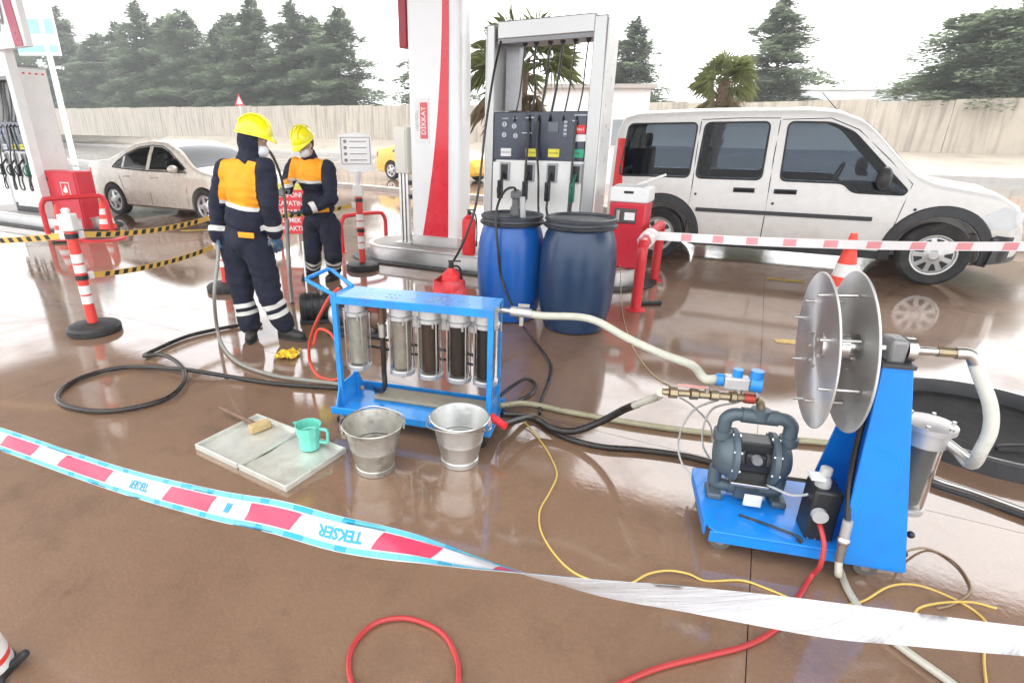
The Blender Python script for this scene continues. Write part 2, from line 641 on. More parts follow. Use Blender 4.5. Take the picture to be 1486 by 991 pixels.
def conifer_meshes(seed, H, Rm, base=.1, power=.8, dens=1.0, droop=.1, fluff=.2):
    """trunk, limbs and needle sprays of a cedar; returns (wood, crown) meshes"""
    rn_ = random.Random(seed)
    wood, leaf = MB(), MB()
    tr = [V((.25 * math.sin(k * .9 + seed), .25 * math.cos(k * 1.1 + seed) - .25, H * k / 8)) * (1 if k else 0) for k in range(9)]
    tr = [V((p.x * .6, p.y * .6, H * k / 8)) for k, p in enumerate(tr)]
    wood.tube(catmull(tr, 3), lambda t: .24 * (1 - t) + .02, 8)
    z = H * base
    while z < H * .985:
        t = z / H
        rad = Rm * max(.04, (1 - t)) ** power
        nb = max(3, int((4 + 3 * (1 - t)) * dens))
        a0 = rn_.uniform(0, 6.28)
        for b_ in range(nb):
            a = a0 + b_ * 6.283 / nb + rn_.uniform(-.35, .35)
            Lb = rad * rn_.uniform(.45, 1.25)
            if rn_.random() < .15:
                continue
            zz = z + rn_.uniform(-.55, .55)
            tz = min(.999, max(0, zz / H))
            k = tz * 8
            i0 = min(7, int(k))
            c = tr[i0].lerp(tr[i0 + 1], k - i0)
            up = rn_.uniform(.1, .4) * (.4 + t)
            d = V((math.cos(a), math.sin(a), 0))
            pts = [c, c + d * Lb * .5 + V((0, 0, Lb * .5 * up)), c + d * Lb + V((0, 0, Lb * (up * .6 - droop)))]
            wood.tube(pts, lambda q: .045 * (1 - q) + .008, 4, cap=False)
            ns = max(4, int(Lb * 8 * dens))
            for q in range(ns):
                f = .18 + .82 * (q + rn_.random()) / ns
                p = pts[0].lerp(pts[1], f * 2) if f < .5 else pts[1].lerp(pts[2], f * 2 - 1)
                side = d.cross(V((0, 0, 1)))
                wdt = Lb * .36 * (1.15 - f * .75)
                for s_ in range(5):
                    p2 = p + side * rn_.uniform(-wdt, wdt) + V((0, 0, rn_.uniform(-fluff, fluff)))
                    sz = rn_.uniform(.16, .42)
                    u = (d + side * rn_.uniform(-1.2, 1.2) + V((0, 0, rn_.uniform(-.3, .45)))).normalized() * sz
                    w_ = u.cross(V((rn_.uniform(-.5, .5), rn_.uniform(-.5, .5), 1))).normalized() * sz * rn_.uniform(.22, .42)
                    leaf.add([p2 - u * .6, p2 + w_, p2 + u, p2 - w_ + V((0, 0, .05))], [(0, 1, 2), (0, 2, 3)])
        z += (.42 + .36 * (1 - t)) / max(.6, dens)
    return wood.mesh('trunk', 60), leaf.mesh('crown', 0)

CON = [conifer_meshes(1, 15, 5.6, .04, .7, 1.35, .14, .4), conifer_meshes(2, 15, 5.2, .04, .8, 1.38, .14, .4), conifer_meshes(3, 15, 6.0, .04, .62, 1.35, .16, .45), conifer_meshes(5, 15, 6.4, .33, .38, 1.5, .12, .75)]
def tree(kind, px, top_y, back, sxy, label, group, rz, mat=None, t=None):
    # a point just behind the wall, on the sight line of that column
    best = None
    for k in range(-400, 1700):
        tt = k / 1000
        p = wl(tt) + rn * back
        d = ray(px, 190)
        e = abs(p.x / p.y - d.x / d.y)
        if best is None or e < best[0]:
            best = (e, p)
    p = best[1]
    top = at(px, top_y, p.y)
    base = p.z + .3
    h = top.z - base
    o = thing('cedar_tree', label, 'tree', (p.x, p.y, base), rz, group)
    o.scale = (sxy, sxy, h / 15)
    w_, l_ = CON[kind]
    put('trunk', w_, bark, o)
    put('crown', l_, None, o)
    if not l_.materials:
        l_.materials.append(needle)
    return o
rowg = 'cedars in a row behind the wall'
rowl = 'tall grey-green cedar in the row behind the concrete wall'
for i, (kd, px, ty, bk, sx) in enumerate([(1, 60, 50, 7, 1.25), (0, 116, 6, 8, 1.25), (2, 168, 48, 9, 1.15), (0, 196, 30, 10, 1.0), (1, 226, 0, 7, 1.25), (2, 262, 24, 10, 1.0), (2, 290, 14, 8, 1.15), (1, 328, 40, 7, 1.0), (2, 352, 20, 10, 1.0), (0, 384, -6, 7, 1.15), (1, 436, 0, 7, 1.1), (2, 466, 24, 9, 1.0), (0, 500, 10, 7, 1.1)]):
    tree(kd, px, ty, bk, sx, rowl, rowg, i * 2.1)
tree(2, 632, 22, 6, .8, 'dark cedar mostly hidden behind the white canopy pillar', None, .4)
tree(1, 905, 26, 6, .8, 'pointed cedar rising behind the pump beside the white van', None, 1.2)
tree(0, 1108, -14, 6, .75, 'open-branched cedar rising behind the van roof and palm', None, 2.6)
o = tree(3, 1402, 18, 3.6, .72, 'broad dense blue-green cedar spilling over the wall', None, .8)
tree(3, 1510, -60, 6, .7, 'dark cedar towering behind the broad blue-green one', None, 3.8)

def palm(name, px, cy, Y, spread, label, seed):
    rn_ = random.Random(seed)
    c = at(px, cy, Y)
    o = thing(name, label, 'palm', (c.x, c.y, 0))
    H = c.z
    tr = MB()
    tr.tube([V((.02 * math.sin(k), .02 * math.cos(k * 2), H * k / 16)) for k in range(17)], lambda t: .15 - .02 * t + .012 * math.sin(t * 70), 12)
    for k in range(60):          # old leaf bases
        a, z = rn_.uniform(0, 6.28), rn_.uniform(H * .35, H - .02)
        d = V((math.cos(a), math.sin(a), 0))
        p = d * .13 + V((0, 0, z))
        e = p + d * .09 + V((0, 0, .14))
        w_ = d.cross(V((0, 0, 1))) * .045
        tr.add([p - w_, p + w_, e + w_ * .4, e - w_ * .4, p - d * .03], [(0, 1, 2, 3), (0, 3, 4), (1, 4, 2)])
    part('trunk', tr, pm('palm_trunk', (.17, .12, .085), .9, var=.35, vs=9, bump=.6, bs=30), o, smooth=50)
    green, dry = MB(), MB()
    for k in range(46):
        old = k < 15
        tgt = dry if old else green
        a = rn_.uniform(0, 6.283)
        el = rn_.uniform(-1.25, -.5) if old else rn_.uniform(-.45, 1.35)
        d = V((math.cos(a) * math.cos(el), math.sin(a) * math.cos(el), math.sin(el)))
        Lp = spread * rn_.uniform(.32, .5)
        base = V((0, 0, H - (.18 if old else 0)))
        hub = base + d * Lp + V((0, 0, -.06 * Lp))
        tgt.tube([base, base + d * Lp * .5 + V((0, 0, .02)), hub], .012, 4, cap=False)
        x, y, _ = frame_of(d)
        if rn_.random() < .5:
            x, y = y, x
        for b_ in range(22):
            an = -1.9 + 3.8 * b_ / 21 + rn_.uniform(-.05, .05)
            bd = (d * math.cos(an) + x * math.sin(an) + y * rn_.uniform(-.1, .1)).normalized()
            Lb = spread * .46 * rn_.uniform(.8, 1.1) * (1 - .2 * abs(an) / 1.9)
            dr = V((0, 0, -Lb * rn_.uniform(.12, .5) * (1.5 if old else 1)))
            w_ = bd.cross(y).normalized() * .016
            m_ = hub + bd * Lb * .55 + dr * .15
            e = hub + bd * Lb + dr
            tgt.add([hub, m_ + w_, e, m_ - w_], [(0, 1, 2), (0, 2, 3)])
    part('crown', green, leaf_mat('palm_green', (.10, .13, .045), (.2, .22, .09), .5), o, smooth=0)
    part('dry_fronds', dry, leaf_mat('palm_dry', (.2, .16, .09), (.36, .3, .19), .8), o, smooth=0)
    return o
palm('fan_palm', 757, 92, 12.5, 1.5, 'fan palm with hanging dry fronds seen through the pump frame', 3)
palm('fan_palm', 1052, 118, 14.5, 1.0, 'fan palm with yellow-green crown behind the van roof', 8)

# ------------------------------------------------------------------ far buildings
def low_building(name, label, px0, px1, ytop, Y, depth, mat, wins):
    a, b = at(px0, ytop, Y), at(px1, ytop, Y)
    w_, h = b.x - a.x, a.z
    o = thing(name, label, 'building', ((a.x + b.x) / 2, Y + depth / 2, 0))
    part('wall', MB().box((0, 0, h / 2), (w_, depth, h)), mat, o)
    part('roof', MB().box((0, 0, h + .06), (w_ + .3, depth + .3, .12)), kerb_mat, o)
    for k in range(wins):
        x = -w_ / 2 + w_ * (k + .5) / wins
        f = part('window', MB().box((x, -depth / 2 - .01, h - 1.3), (w_ / wins * .5, .04, .9)), white_paint, o)
        part('pane', MB().box((x, -depth / 2 - .036, h - 1.3), (w_ / wins * .5 - .12, .02, .78)), pm('far_glass', (.3, .33, .35), .1), f)
    return o
low_building('service_kiosk', 'small white flat-roofed kiosk behind the van and pump', 800, 945, 128, 19, 3, white_paint, 2)
low_building('far_building', 'pale long building far behind the concrete wall', 1150, 1340, 131, 62, 12, pm('pale_render', (.62, .62, .62), .8, var=.06), 7)

# street lamp beyond the pump
p = at(736, 190, 24)
o = thing('street_lamp', 'thin grey street lamp pole rising behind the fuel pump', 'street lamp', (p.x, p.y, 0))
part('pole', MB().cyl((0, 0, 0), (0, 0, 9), .07, .04), brushed, o)
part('arm', MB().tube(catmull([(0, 0, 8.6), (.1, -.3, 9), (.3, -1.2, 9.2)], 6), .03), brushed, o)
part('lamp_head', MB().box((.36, -1.5, 9.2), (.22, .6, .1)), brushed, o, bevel=.03)

# triangular road sign over the wall
p = at(347, 145, 52)
o = thing('road_sign', 'small red and white triangular warning sign above the wall', 'sign', (p.x, p.y, .2))
o.scale = (.75, .75, 1)
part('post', MB().cyl((0, 0, 0), (0, 0, p.z - .6), .05), brushed, o)
part('plate', MB().prism([(-.55, -.45), (.55, -.45), (0, .5)], -.02, .02, Matrix.Translation((0, 0, p.z - .2)) @ STAND), red_paint, o)
part('face', MB().prism([(-.33, -.32), (.33, -.32), (0, .26)], .022, .03, Matrix.Translation((0, 0, p.z - .2)) @ STAND), white_paint, o)

# roadside totem and its leaning-looking white pole (far left)
p = g(100, 206)
p = at(100, 200, 30)
o = thing('price_totem', 'white pole carrying a pale blue and white sign panel by the road', 'sign', (p.x, p.y, 0))
part('pole', MB().cyl((0, 0, 0), (0, 0, 7.6), .14, .12), white_paint, o)
tp = at(52, 42, 30) - V((p.x, p.y, 0))
pan = part('panel', MB().box((tp.x - .1, .05, tp.z), (2.0, .18, 2.3)), white_paint, o, bevel=.03)
sky_blue = pm('sky_blue_print', (.3, .6, .75), .4, var=.05)
part('stripe', MB().box((tp.x - .1, -.045, tp.z + .1), (1.96, .02, .62)), sky_blue, pan)
part('stripe', MB().box((tp.x - .1, -.045, tp.z - .85), (1.96, .02, .3)), sky_blue, pan)

# ------------------------------------------------------------------ station canopy (its soffit shades the forecourt)
canopy = thing('canopy_roof', 'wide flat white canopy roof above the fuel pumps', 'canopy', st(0, 1.5, 5.2))
cm = MB()
CX0, CX1, CY0, CY1 = -20, 15, 1.8, 9.7
soff = pm('soffit', (.2, .19, .18), .5, var=.04)
x = CX0
Mc = Matrix.Rotation(YAW, 4, 'Z')
for k in range(7):
    x0, x1 = CX0 + 5 * k, CX0 + 5 * k + 4.98
    part('soffit_panel', MB().box(((x0 + x1) / 2, (CY0 + CY1) / 2 - 1.5, .05), (x1 - x0, CY1 - CY0, .1), Mc), soff, canopy)
part('roof', MB().box(((CX0 + CX1) / 2, (CY0 + CY1) / 2 - 1.5, .3), (CX1 - CX0, CY1 - CY0, .38), Mc), white_paint, canopy)
part('fascia', MB().box(((CX0 + CX1) / 2, CY1 - 1.5 + .06, .3), (CX1 - CX0, .1, .7), Mc), red_paint, canopy)

# ================================================================== VEHICLES
def lerp_list(L, x):
    if x <= L[0][0]:
        return L[0][1]
    for (a, b), (c_, d) in zip(L, L[1:]):
        if x <= c_:
            t = (x - a) / (c_ - a)
            t = t * t * (3 - 2 * t) * .35 + t * .65
            return b + (d - b) * t
    return L[-1][1]

def roundpoly(poly, r, n=4):
    out = []
    N_ = len(poly)
    for i in range(N_):
        a_, b_, c_ = V((*poly[i - 1], 0)), V((*poly[i], 0)), V((*poly[(i + 1) % N_], 0))
        d1, d2 = a_ - b_, c_ - b_
        q = min(r, d1.length * .45, d2.length * .45)
        p1, p2 = b_ + d1.normalized() * q, b_ + d2.normalized() * q
        for k in range(n + 1):
            t = k / n
            p = p1 * (1 - t) ** 2 + b_ * 2 * t * (1 - t) + p2 * t * t
            out.append((p.x, p.y))
    return out

class Car:
    """closed body shell from cross-sections; local +x forward, z up, ground at 0"""
    def __init__(s, top, bot, wid, tum, r=.09, crown=.03):
        s.top, s.bot, s.wid, s.tum, s.r, s.crown = top, bot, wid, tum, r, crown
        s.L = top[-1][0]
    def zt(s, x): return lerp_list(s.top, x)
    def zb(s, x): return lerp_list(s.bot, x)
    def hw(s, x, z): return lerp_list(s.wid, x) * lerp_list(s.tum, z)
    def ring(s, x):
        zt, zb = s.zt(x), s.zb(x)
        r = min(s.r, (zt - zb) * .3)
        pts = []
        n = 12
        pts.append((s.hw(x, zb) - .08, zb))
        for i in range(n + 1):
            z = zb + .05 + (zt - r - zb - .05) * i / n
            pts.append((s.hw(x, z), z))
        w0 = s.hw(x, zt - r)
        for i in range(1, 5):
            a = i * math.pi / 2 / 4
            pts.append((w0 - r * (1 - math.cos(a)), zt - r + r * math.sin(a)))
        we = pts[-1][0]
        for i in range(1, 6):
            f = 1 - i / 5
            pts.append((we * f, zt + s.crown * (1 - f * f)))
        return pts
    def body(s, wells, rw, wins=(), interior=None, iy=.7):
        xs = [0.0]
        while xs[-1] < s.L - 1e-6:
            xs.append(min(s.L, xs[-1] + (.03 if (xs[-1] < .24 or xs[-1] > s.L - .4) else .07)))
        mb = MB()
        n = None
        for x in xs:
            half = s.ring(x)
            full = [V((x, -y, z)) for y, z in half] + [V((x, y, z)) for y, z in half[-2::-1]]
            n = len(full)
            mb.v += full
        for i in range(len(xs) - 1):
            for k in range(n):
                k2 = (k + 1) % n
                mb.f.append([i * n + k, (i + 1) * n + k, (i + 1) * n + k2, i * n + k2])
        mb.f.append(list(range(n)))
        mb.f.append(list(range((len(xs) - 1) * n, len(xs) * n))[::-1])
        cut = MB()
        for xw, zw in wells:
            for sd in (-1, 1):
                cut.cyl((xw, sd * .5, zw), (xw, sd * 1.4, zw), rw, rw, 32)
        for w_ in wins:                      # real window openings through the shell
            n_ = len(w_)
            cut.add([V((x, -1.3, z)) for x, z in w_] + [V((x, 1.3, z)) for x, z in w_],
                    [list(range(n_)), list(range(n_, 2 * n_))[::-1]] + [(i, n_ + i, n_ + (i + 1) % n_, (i + 1) % n_) for i in range(n_)])
        if interior:                         # hollow cabin
            n_ = len(interior)
            cut.add([V((x, -iy, z)) for x, z in interior] + [V((x, iy, z)) for x, z in interior],
                    [list(range(n_)), list(range(n_, 2 * n_))[::-1]] + [(i, n_ + i, n_ + (i + 1) % n_, (i + 1) % n_) for i in range(n_)])
        co = bpy.data.objects.new('cut', cut.mesh('cut', 0))
        COL.objects.link(co)
        bm = bmesh.new()
        bm.from_mesh(co.data)
        bmesh.ops.recalc_face_normals(bm, faces=bm.faces)
        bm.to_mesh(co.data)
        bm.free()
        bo = bpy.data.objects.new('bod', mb.mesh('bod', 0))
        COL.objects.link(bo)
        bm = bmesh.new()
        bm.from_mesh(bo.data)
        bmesh.ops.recalc_face_normals(bm, faces=bm.faces)
        bm.to_mesh(bo.data)
        bm.free()
        md = bo.modifiers.new('b', 'BOOLEAN')
        md.operation = 'DIFFERENCE'
        md.object = co
        md.solver = 'EXACT'
        md.use_self = True
        dg = bpy.context.evaluated_depsgraph_get()
        me = bpy.data.meshes.new_from_object(bo.evaluated_get(dg))
        bpy.data.objects.remove(bo)
        bpy.data.objects.remove(co)
        me.shade_smooth()
        me.set_sharp_from_angle(angle=R(28))
        if interior:
            zi0, zi1 = min(p[1] for p in interior), max(p[1] for p in interior)
            xi0, xi1 = min(p[0] for p in interior), max(p[0] for p in interior)
            for p in me.polygons:
                c = p.center
                if abs(c.y) <= iy + .002 and zi0 - .002 <= c.z <= zi1 + .002 and xi0 - .002 <= c.x <= xi1 + .002:
                    p.material_index = 1
        return me
    def panel(s, poly, off, side=-1, nx=10, nz=5, thick=.012):
        """x-monotone polygon (x,z) laid on the body side"""
        mb = MB()
        x0, x1 = min(p[0] for p in poly), max(p[0] for p in poly)
        def span(x):
            zs = []
            for a, b in zip(poly, poly[1:] + poly[:1]):
                if abs(a[0] - b[0]) < 1e-9:
                    if abs(a[0] - x) < 1e-6:
                        zs += [a[1], b[1]]
                elif min(a[0], b[0]) - 1e-9 <= x <= max(a[0], b[0]) + 1e-9:
                    zs.append(a[1] + (b[1] - a[1]) * (x - a[0]) / (b[0] - a[0]))
            return min(zs), max(zs)
        xs = sorted(set([x0 + (x1 - x0) * i / nx for i in range(nx + 1)] + [p[0] for p in poly]))
        m = len(xs)
        for o_ in (off, off - thick):
            for x in xs:
                lo, hi = span(x)
                for j in range(nz + 1):
                    z = lo + (hi - lo) * j / nz
                    mb.v.append(V((x, side * (s.hw(x, z) + o_), z)))
        def idx(l, i, j): return l * m * (nz + 1) + i * (nz + 1) + j
        for i in range(m - 1):
            for j in range(nz):
                q = [idx(0, i, j), idx(0, i + 1, j), idx(0, i + 1, j + 1), idx(0, i, j + 1)]
                mb.f.append(q if side < 0 else q[::-1])
        for i in range(m - 1):
            for j in (0, nz):
                mb.f.append([idx(0, i, j), idx(1, i, j), idx(1, i + 1, j), idx(0, i + 1, j)])
        for j in range(nz):
            for i in (0, m - 1):
                mb.f.append([idx(0, i, j), idx(0, i, j + 1), idx(1, i, j + 1), idx(1, i, j)])
        return mb
    def strip(s, pts, w, off, side=-1):
        """thin line along (x,z) points laid on the body side"""
        mb = MB()
        P = [V((x, side * (s.hw(x, z) + off), z)) for x, z in pts]
        mb.tube(P, w, 6)
        return mb
    def toppatch(s, x0, x1, f0, f1, off, nx=8, ny=8, inset=0.0):
        mb = MB()
        for i in range(nx + 1):
            x = x0 + (x1 - x0) * i / nx
            zt = s.zt(x)
            w0 = s.hw(x, zt - s.r) - s.r
            fx = f0 + (f1 - f0) * i / nx
            for j in range(ny + 1):
                f = -fx + 2 * fx * j / ny
                mb.v.append(V((x, w0 * f, zt + s.crown * (1 - f * f) + off)))
        for i in range(nx):
            for j in range(ny):
                a = i * (ny + 1) + j
                mb.f.append([a, a + ny + 1, a + ny + 2, a + 1])
        return mb

tyre_mat = pm('tyre', (.02, .02, .021), .7, var=.25, dirt=(.12, .1, .085), dirt_amt=.5, ds=6, bump=.2)
car_glass = pm('tinted_glass', (.10, .14, .20), .02, var=.0, rvar=0, trans=1, ior=1.12, spec=.5, coat=.25)
dark_glass = pm('dark_glass', (.012, .016, .02), .04, var=.1, spec=.4)
cabin_dark = pm('cabin_trim', (.03, .031, .034), .8, var=.2)
clear_glass = pm('pale_glass', (.62, .66, .66), .02, var=0, rvar=0, trans=1, ior=1.12, coat=.2)
hub_mat = pm('hubcap_silver', (.5, .5, .49), .35, .6, var=.08, dirt=(.3, .26, .22), dirt_amt=.5, ds=9)
trim_black = pm('trim_black', (.03, .032, .036), .5, var=.2, dirt=(.12, .1, .08), dirt_amt=.35, ds=4)

def wheel(parent, x, y, r, w, spokes, rim_r, side):
    """tyre (part) with rim, slots as sub-parts; side -1 = right"""
    M = Matrix.Translation((x, y, r)) @ Matrix.Rotation(math.pi / 2, 4, 'X')
    if side > 0:
        M = Matrix.Translation((x, y, r)) @ Matrix.Rotation(-math.pi / 2, 4, 'X')
    h = w / 2
    t = part('wheel', MB().lathe([(rim_r * .96, -h * .8), (r * .9, -h), (r * .985, -h * .8), (r, -h * .4), (r, h * .4), (r * .985, h * .8), (r * .9, h), (rim_r * 1.02, h * .86), (rim_r * .97, h * .6)], 40, M, capb=True, capt=True), tyre_mat, parent)
    rim = part('rim', MB().lathe([(rim_r, h * .62), (rim_r, h * .9), (rim_r * .93, h * .88), (rim_r * .86, h * .72), (rim_r * .35, h * .9), (rim_r * .22, h * .98), (rim_r * .2, h * 1.02), (.001, h * 1.03)], 40, M, capb=True, capt=False), hub_mat, t)
    sl_ = MB()
    for k in range(spokes):
        a = 2 * math.pi * k / spokes
        da = math.pi / spokes * .5
        q = []
        for rr, dd, hh in ((rim_r * .46, da * .7, .845), (rim_r * .82, da * 1.15, .745)):
            for s_ in (-1, 1):
                q.append((rr * math.cos(a + s_ * dd), rr * math.sin(a + s_ * dd), h * (hh + .045)))
        q += [(p[0], p[1], p[2] - .02) for p in q]
        sl_.add(q, [(0, 1, 3, 2), (0, 4, 5, 1), (1, 5, 7, 3), (3, 7, 6, 2), (2, 6, 4, 0)], M)
    part('slots', sl_, black_plastic, t, smooth=0)
    return t

# ---- the white people-carrier van
van_paint = pm('van_paint', (.74, .73, .70), .28, var=.03, coat=.4)
def add_low_dirt(m, z0, z1, col, amt):
    nt = m.node_tree
    b = nt.nodes['Principled BSDF']
    tc = nt.nodes['Texture Coordinate']
    sp = nt.nodes.new('ShaderNodeSeparateXYZ')
    nt.links.new(tc.outputs['Object'], sp.inputs[0])
    n = nt.nodes.new('ShaderNodeTexNoise')
    n.inputs['Scale'].default_value = 2.2
    n.inputs['Detail'].default_value = 8
    n.inputs['Roughness'].default_value = .72
    mp = nt.nodes.new('ShaderNodeMapping')
    mp.inputs['Scale'].default_value = (.7, 1, 2.4)
    nt.links.new(tc.outputs['Object'], mp.inputs[0])
    nt.links.new(mp.outputs[0], n.inputs['Vector'])
    ad = nt.nodes.new('ShaderNodeMath')
    ad.operation = 'MULTIPLY_ADD'
    ad.inputs[1].default_value = -.7
    nt.links.new(n.outputs['Fac'], ad.inputs[0])
    nt.links.new(sp.outputs['Z'], ad.inputs[2])
    r = nt.nodes.new('ShaderNodeMapRange')
    r.inputs[1].default_value, r.inputs[2].default_value = z0 - .35, z1 - .35
    r.inputs[3].default_value, r.inputs[4].default_value = amt, 0
    nt.links.new(ad.outputs[0], r.inputs[0])
    old = b.inputs['Base Color'].links[0].from_socket
    mx = nt.nodes.new('ShaderNodeMixRGB')
    nt.links.new(r.outputs[0], mx.inputs[0])
    nt.links.new(old, mx.inputs[1])
    mx.inputs[2].default_value = (*col, 1)
    nt.links.new(mx.outputs[0], b.inputs['Base Color'])
add_low_dirt(van_paint, .2, .75, (.44, .38, .32), .6)

VAN = Car(top=[(0, 1.35), (.03, 1.62), (.1, 1.76), (.3, 1.805), (1.2, 1.83), (2.2, 1.825), (2.5, 1.80), (2.75, 1.71), (3.42, 1.13), (3.57, 1.07), (4.1, .99), (4.35, .86), (4.46, .66), (4.52, .5)],
          bot=[(0, .42), (.15, .3), (.6, .26), (3.7, .24), (4.2, .25), (4.45, .3), (4.52, .38)],
          wid=[(0, .80), (.12, .875), (.5, .895), (3.6, .895), (4.0, .87), (4.3, .78), (4.46, .62), (4.52, .5)],
          tum=[(.2, .95), (.4, .985), (.65, 1.0), (.95, .985), (1.1, .965), (1.45, .895), (1.72, .83), (1.85, .8)], r=.08, crown=.035)
rw_, fw_ = g(950, 374), g(1338, 411)
vd = (fw_ - rw_)
vyaw = math.atan2(vd.y, vd.x)
xr, xf_ = .72, .72 + vd.length
org = rw_ - V((math.cos(vyaw), math.sin(vyaw), 0)) * xr - V((math.sin(vyaw), -math.cos(vyaw), 0)) * .80
van = thing('parked_van', 'dirty white passenger van with dark tinted windows and black wheel arches', 'van', org, vyaw)
VW = [[(.13, 1.05), (.18, 1.67), (1.03, 1.68), (1.02, 1.05)],
      [(1.10, 1.05), (1.12, 1.68), (1.84, 1.685), (1.85, 1.05)],
      [(2.05, 1.05), (2.03, 1.685), (2.46, 1.675), (2.70, 1.575), (3.31, .99), (3.28, .945), (2.80, .95), (2.70, 1.045)]]
def shrink(poly, fx_, fz_):
    xm, zm = sum(p[0] for p in poly) / len(poly), sum(p[1] for p in poly) / len(poly)
    return [(xm + (x_ - xm) * fx_, zm + (z_ - zm) * fz_) for x_, z_ in poly]
vbm = VAN.body([(xr, .34), (xf_, .34)], .40, [shrink(roundpoly(w_, .07), .985, .975) for w_ in VW], [(.16, .72), (.2, 1.705), (2.45, 1.705), (3.15, 1.03), (3.15, .72)], .70)
vbm.materials.append(van_paint)
vbm.materials.append(cabin_dark)
put('body', vbm, None, van)
for sx_ in (.55, 1.35, 2.2):
    for sy_ in (-.38, .38):
        st_ = part('seat', MB().box((sx_, sy_, .80), (.48, .46, .14)).box((sx_ - .24, sy_, 1.08), (.13, .45, .56)), cabin_dark, van, bevel=.03)
        part('headrest', MB().box((sx_ - .27, sy_, 1.45), (.09, .26, .17)), cabin_dark, st_, bevel=.03)
part('dashboard', MB().box((3.0, 0, .86), (.28, 1.36, .22)), cabin_dark, van, bevel=.03)
part('steering_wheel', MB().tube([V((2.72 + .06 * math.sin(k * .5236), .38 + .18 * math.cos(k * .5236), 1.02 + .17 * math.sin(k * .5236))) for k in range(12)], .014, 8, closed=True), cabin_dark, van)
for sd in (-1, 1):
    wins = [[(.13, 1.05), (.18, 1.67), (1.03, 1.68), (1.02, 1.05)],
            [(1.10, 1.05), (1.12, 1.68), (1.84, 1.685), (1.85, 1.05)],
            [(2.05, 1.05), (2.03, 1.685), (2.46, 1.675), (2.70, 1.575), (3.31, .99), (3.28, .945), (2.80, .95), (2.70, 1.045)]]
    for w_ in wins:
        rp_ = roundpoly(w_, .07)
        fr = part('window', VAN.panel(rp_, .003, sd, 24, 6, .006), car_glass, van)
        sq = [V((x_, sd * (VAN.hw(x_, z_) + .004), z_)) for x_, z_ in rp_]
        part('window_seal', MB().tube(sq, .011, 6, closed=True), trim_black, fr)
    for x0, x1, zz in ((1.065, 1.065, 0), (1.94, 1.96, 0)):
        part('door_gap', VAN.strip([(x0, 1.70), (x0, 1.3), (x0 + .01, 1.0), (x1, .6), (x1, .36)], .006, -.001, sd), black_plastic, van)
    part('door_gap', VAN.strip([(1.96, 1.71), (2.45, 1.72), (2.74, 1.60), (3.05, 1.33), (3.34, 1.06), (3.3, .8), (3.27, .62), (3.24, .36)], .005, -.001, sd), black_plastic, van)
    part('door_gap', VAN.strip([(1.065, 1.715), (1.5, 1.73), (1.94, 1.725)], .005, -.001, sd), black_plastic, van)
    part('side_moulding', VAN.panel([(1.16, .70), (3.05, .70), (3.05, .655), (1.16, .655)], .018, sd, 14, 2, .03), trim_black, van)
    part('sill', VAN.panel([(1.18, .33), (3.2, .33), (3.2, .24), (1.18, .24)], .012, sd, 10, 2, .03), trim_black, van)
    for hx in (1.64, 2.09):
        h = part('door_handle', VAN.panel([(hx - .08, .955), (hx + .16, .955), (hx + .16, .90), (hx - .08, .90)], .006, sd, 4, 2, .02), trim_black, van)
        part('grip', VAN.strip([(hx - .07, .928), (hx - .02, .932), (hx + .1, .932), (hx + .15, .928)], .017, .026, sd), black_plastic, h)
    for lx, lz in ((1.13, .86), (2.02, .79), (3.42, .80)):
        part('lock', VAN.panel([(lx - .02, lz), (lx, lz + .02), (lx + .02, lz), (lx, lz - .02)], .006, sd, 4, 2), black_plastic, van)
    for xw in (xr, xf_):            # black wheel-arch cladding
        mb = MB()
        N = 26
        for i in range(N + 1):
            a = math.pi * (-.07 + 1.14 * i / N)
            for rr, of in ((.402, .012), (.41, .03), (.50, .026), (.515, .0)):
                x_, z_ = xw + rr * math.cos(a), .34 + rr * math.sin(a)
                mb.v.append(V((x_, sd * (VAN.hw(min(max(x_, .05), 4.45), z_) + of), z_)))
        for i in range(N):
            for k in range(3):
                q = [i * 4 + k, i * 4 + k + 1, (i + 1) * 4 + k + 1, (i + 1) * 4 + k]
                mb.f.append(q)
        part('wheel_arch', mb, trim_black, van)
        wheel(van, xw, sd * .80, .335, .21, 9, .215, sd)
    # door mirror
    mk = MB().ball((3.05, sd * (VAN.hw(3.05, 1.1) + .13), 1.12), (.075, .1, .12))
    mi = part('mirror', mk, trim_black, van)
    part('mirror_arm', MB().box((3.08, sd * (VAN.hw(3.08, 1.05) + .04), 1.04), (.08, .14, .05)), black_plastic, mi)
    part('headlight', VAN.panel([(3.98, .74), (4.2, .86), (4.4, .80), (4.42, .68), (4.3, .62), (4.05, .64)], .004, sd, 8, 4), pm('headlight', (.6, .62, .63), .08, coat=.6), van)
    part('tail_light', VAN.panel([(.05, .85), (.05, 1.5), (.16, 1.5), (.2, .85)], .004, sd, 4, 6), red_plastic, van)
part('windscreen', VAN.toppatch(2.81, 3.37, .92, .98, .006), dark_glass, van)
bp = MB()
for i in range(15):
    y = -.86 + 1.72 * i / 14
    xx = 4.60 - .42 * (abs(y) / .86) ** 2.4
    bp.v += [V((xx - .25, y, .24)), V((xx, y, .27)), V((xx + .015, y, .42)), V((xx - .01, y, .55)), V((xx - .25, y, .58))]
for i in range(14):
    for k in range(4):
        bp.f.append([i * 5 + k, (i + 1) * 5 + k, (i + 1) * 5 + k + 1, i * 5 + k + 1])
part('bumper', bp, trim_black, van)
for sd in (-1, 1):
    part('bumper_side', VAN.panel([(xf_ + .5, .57), (4.38, .55), (4.38, .3), (xf_ + .44, .3)], .014, sd, 6, 3, .04), trim_black, van)
part('grille', MB().box((4.44, 0, .72), (.06, .7, .14)), trim_black, van, bevel=.02)
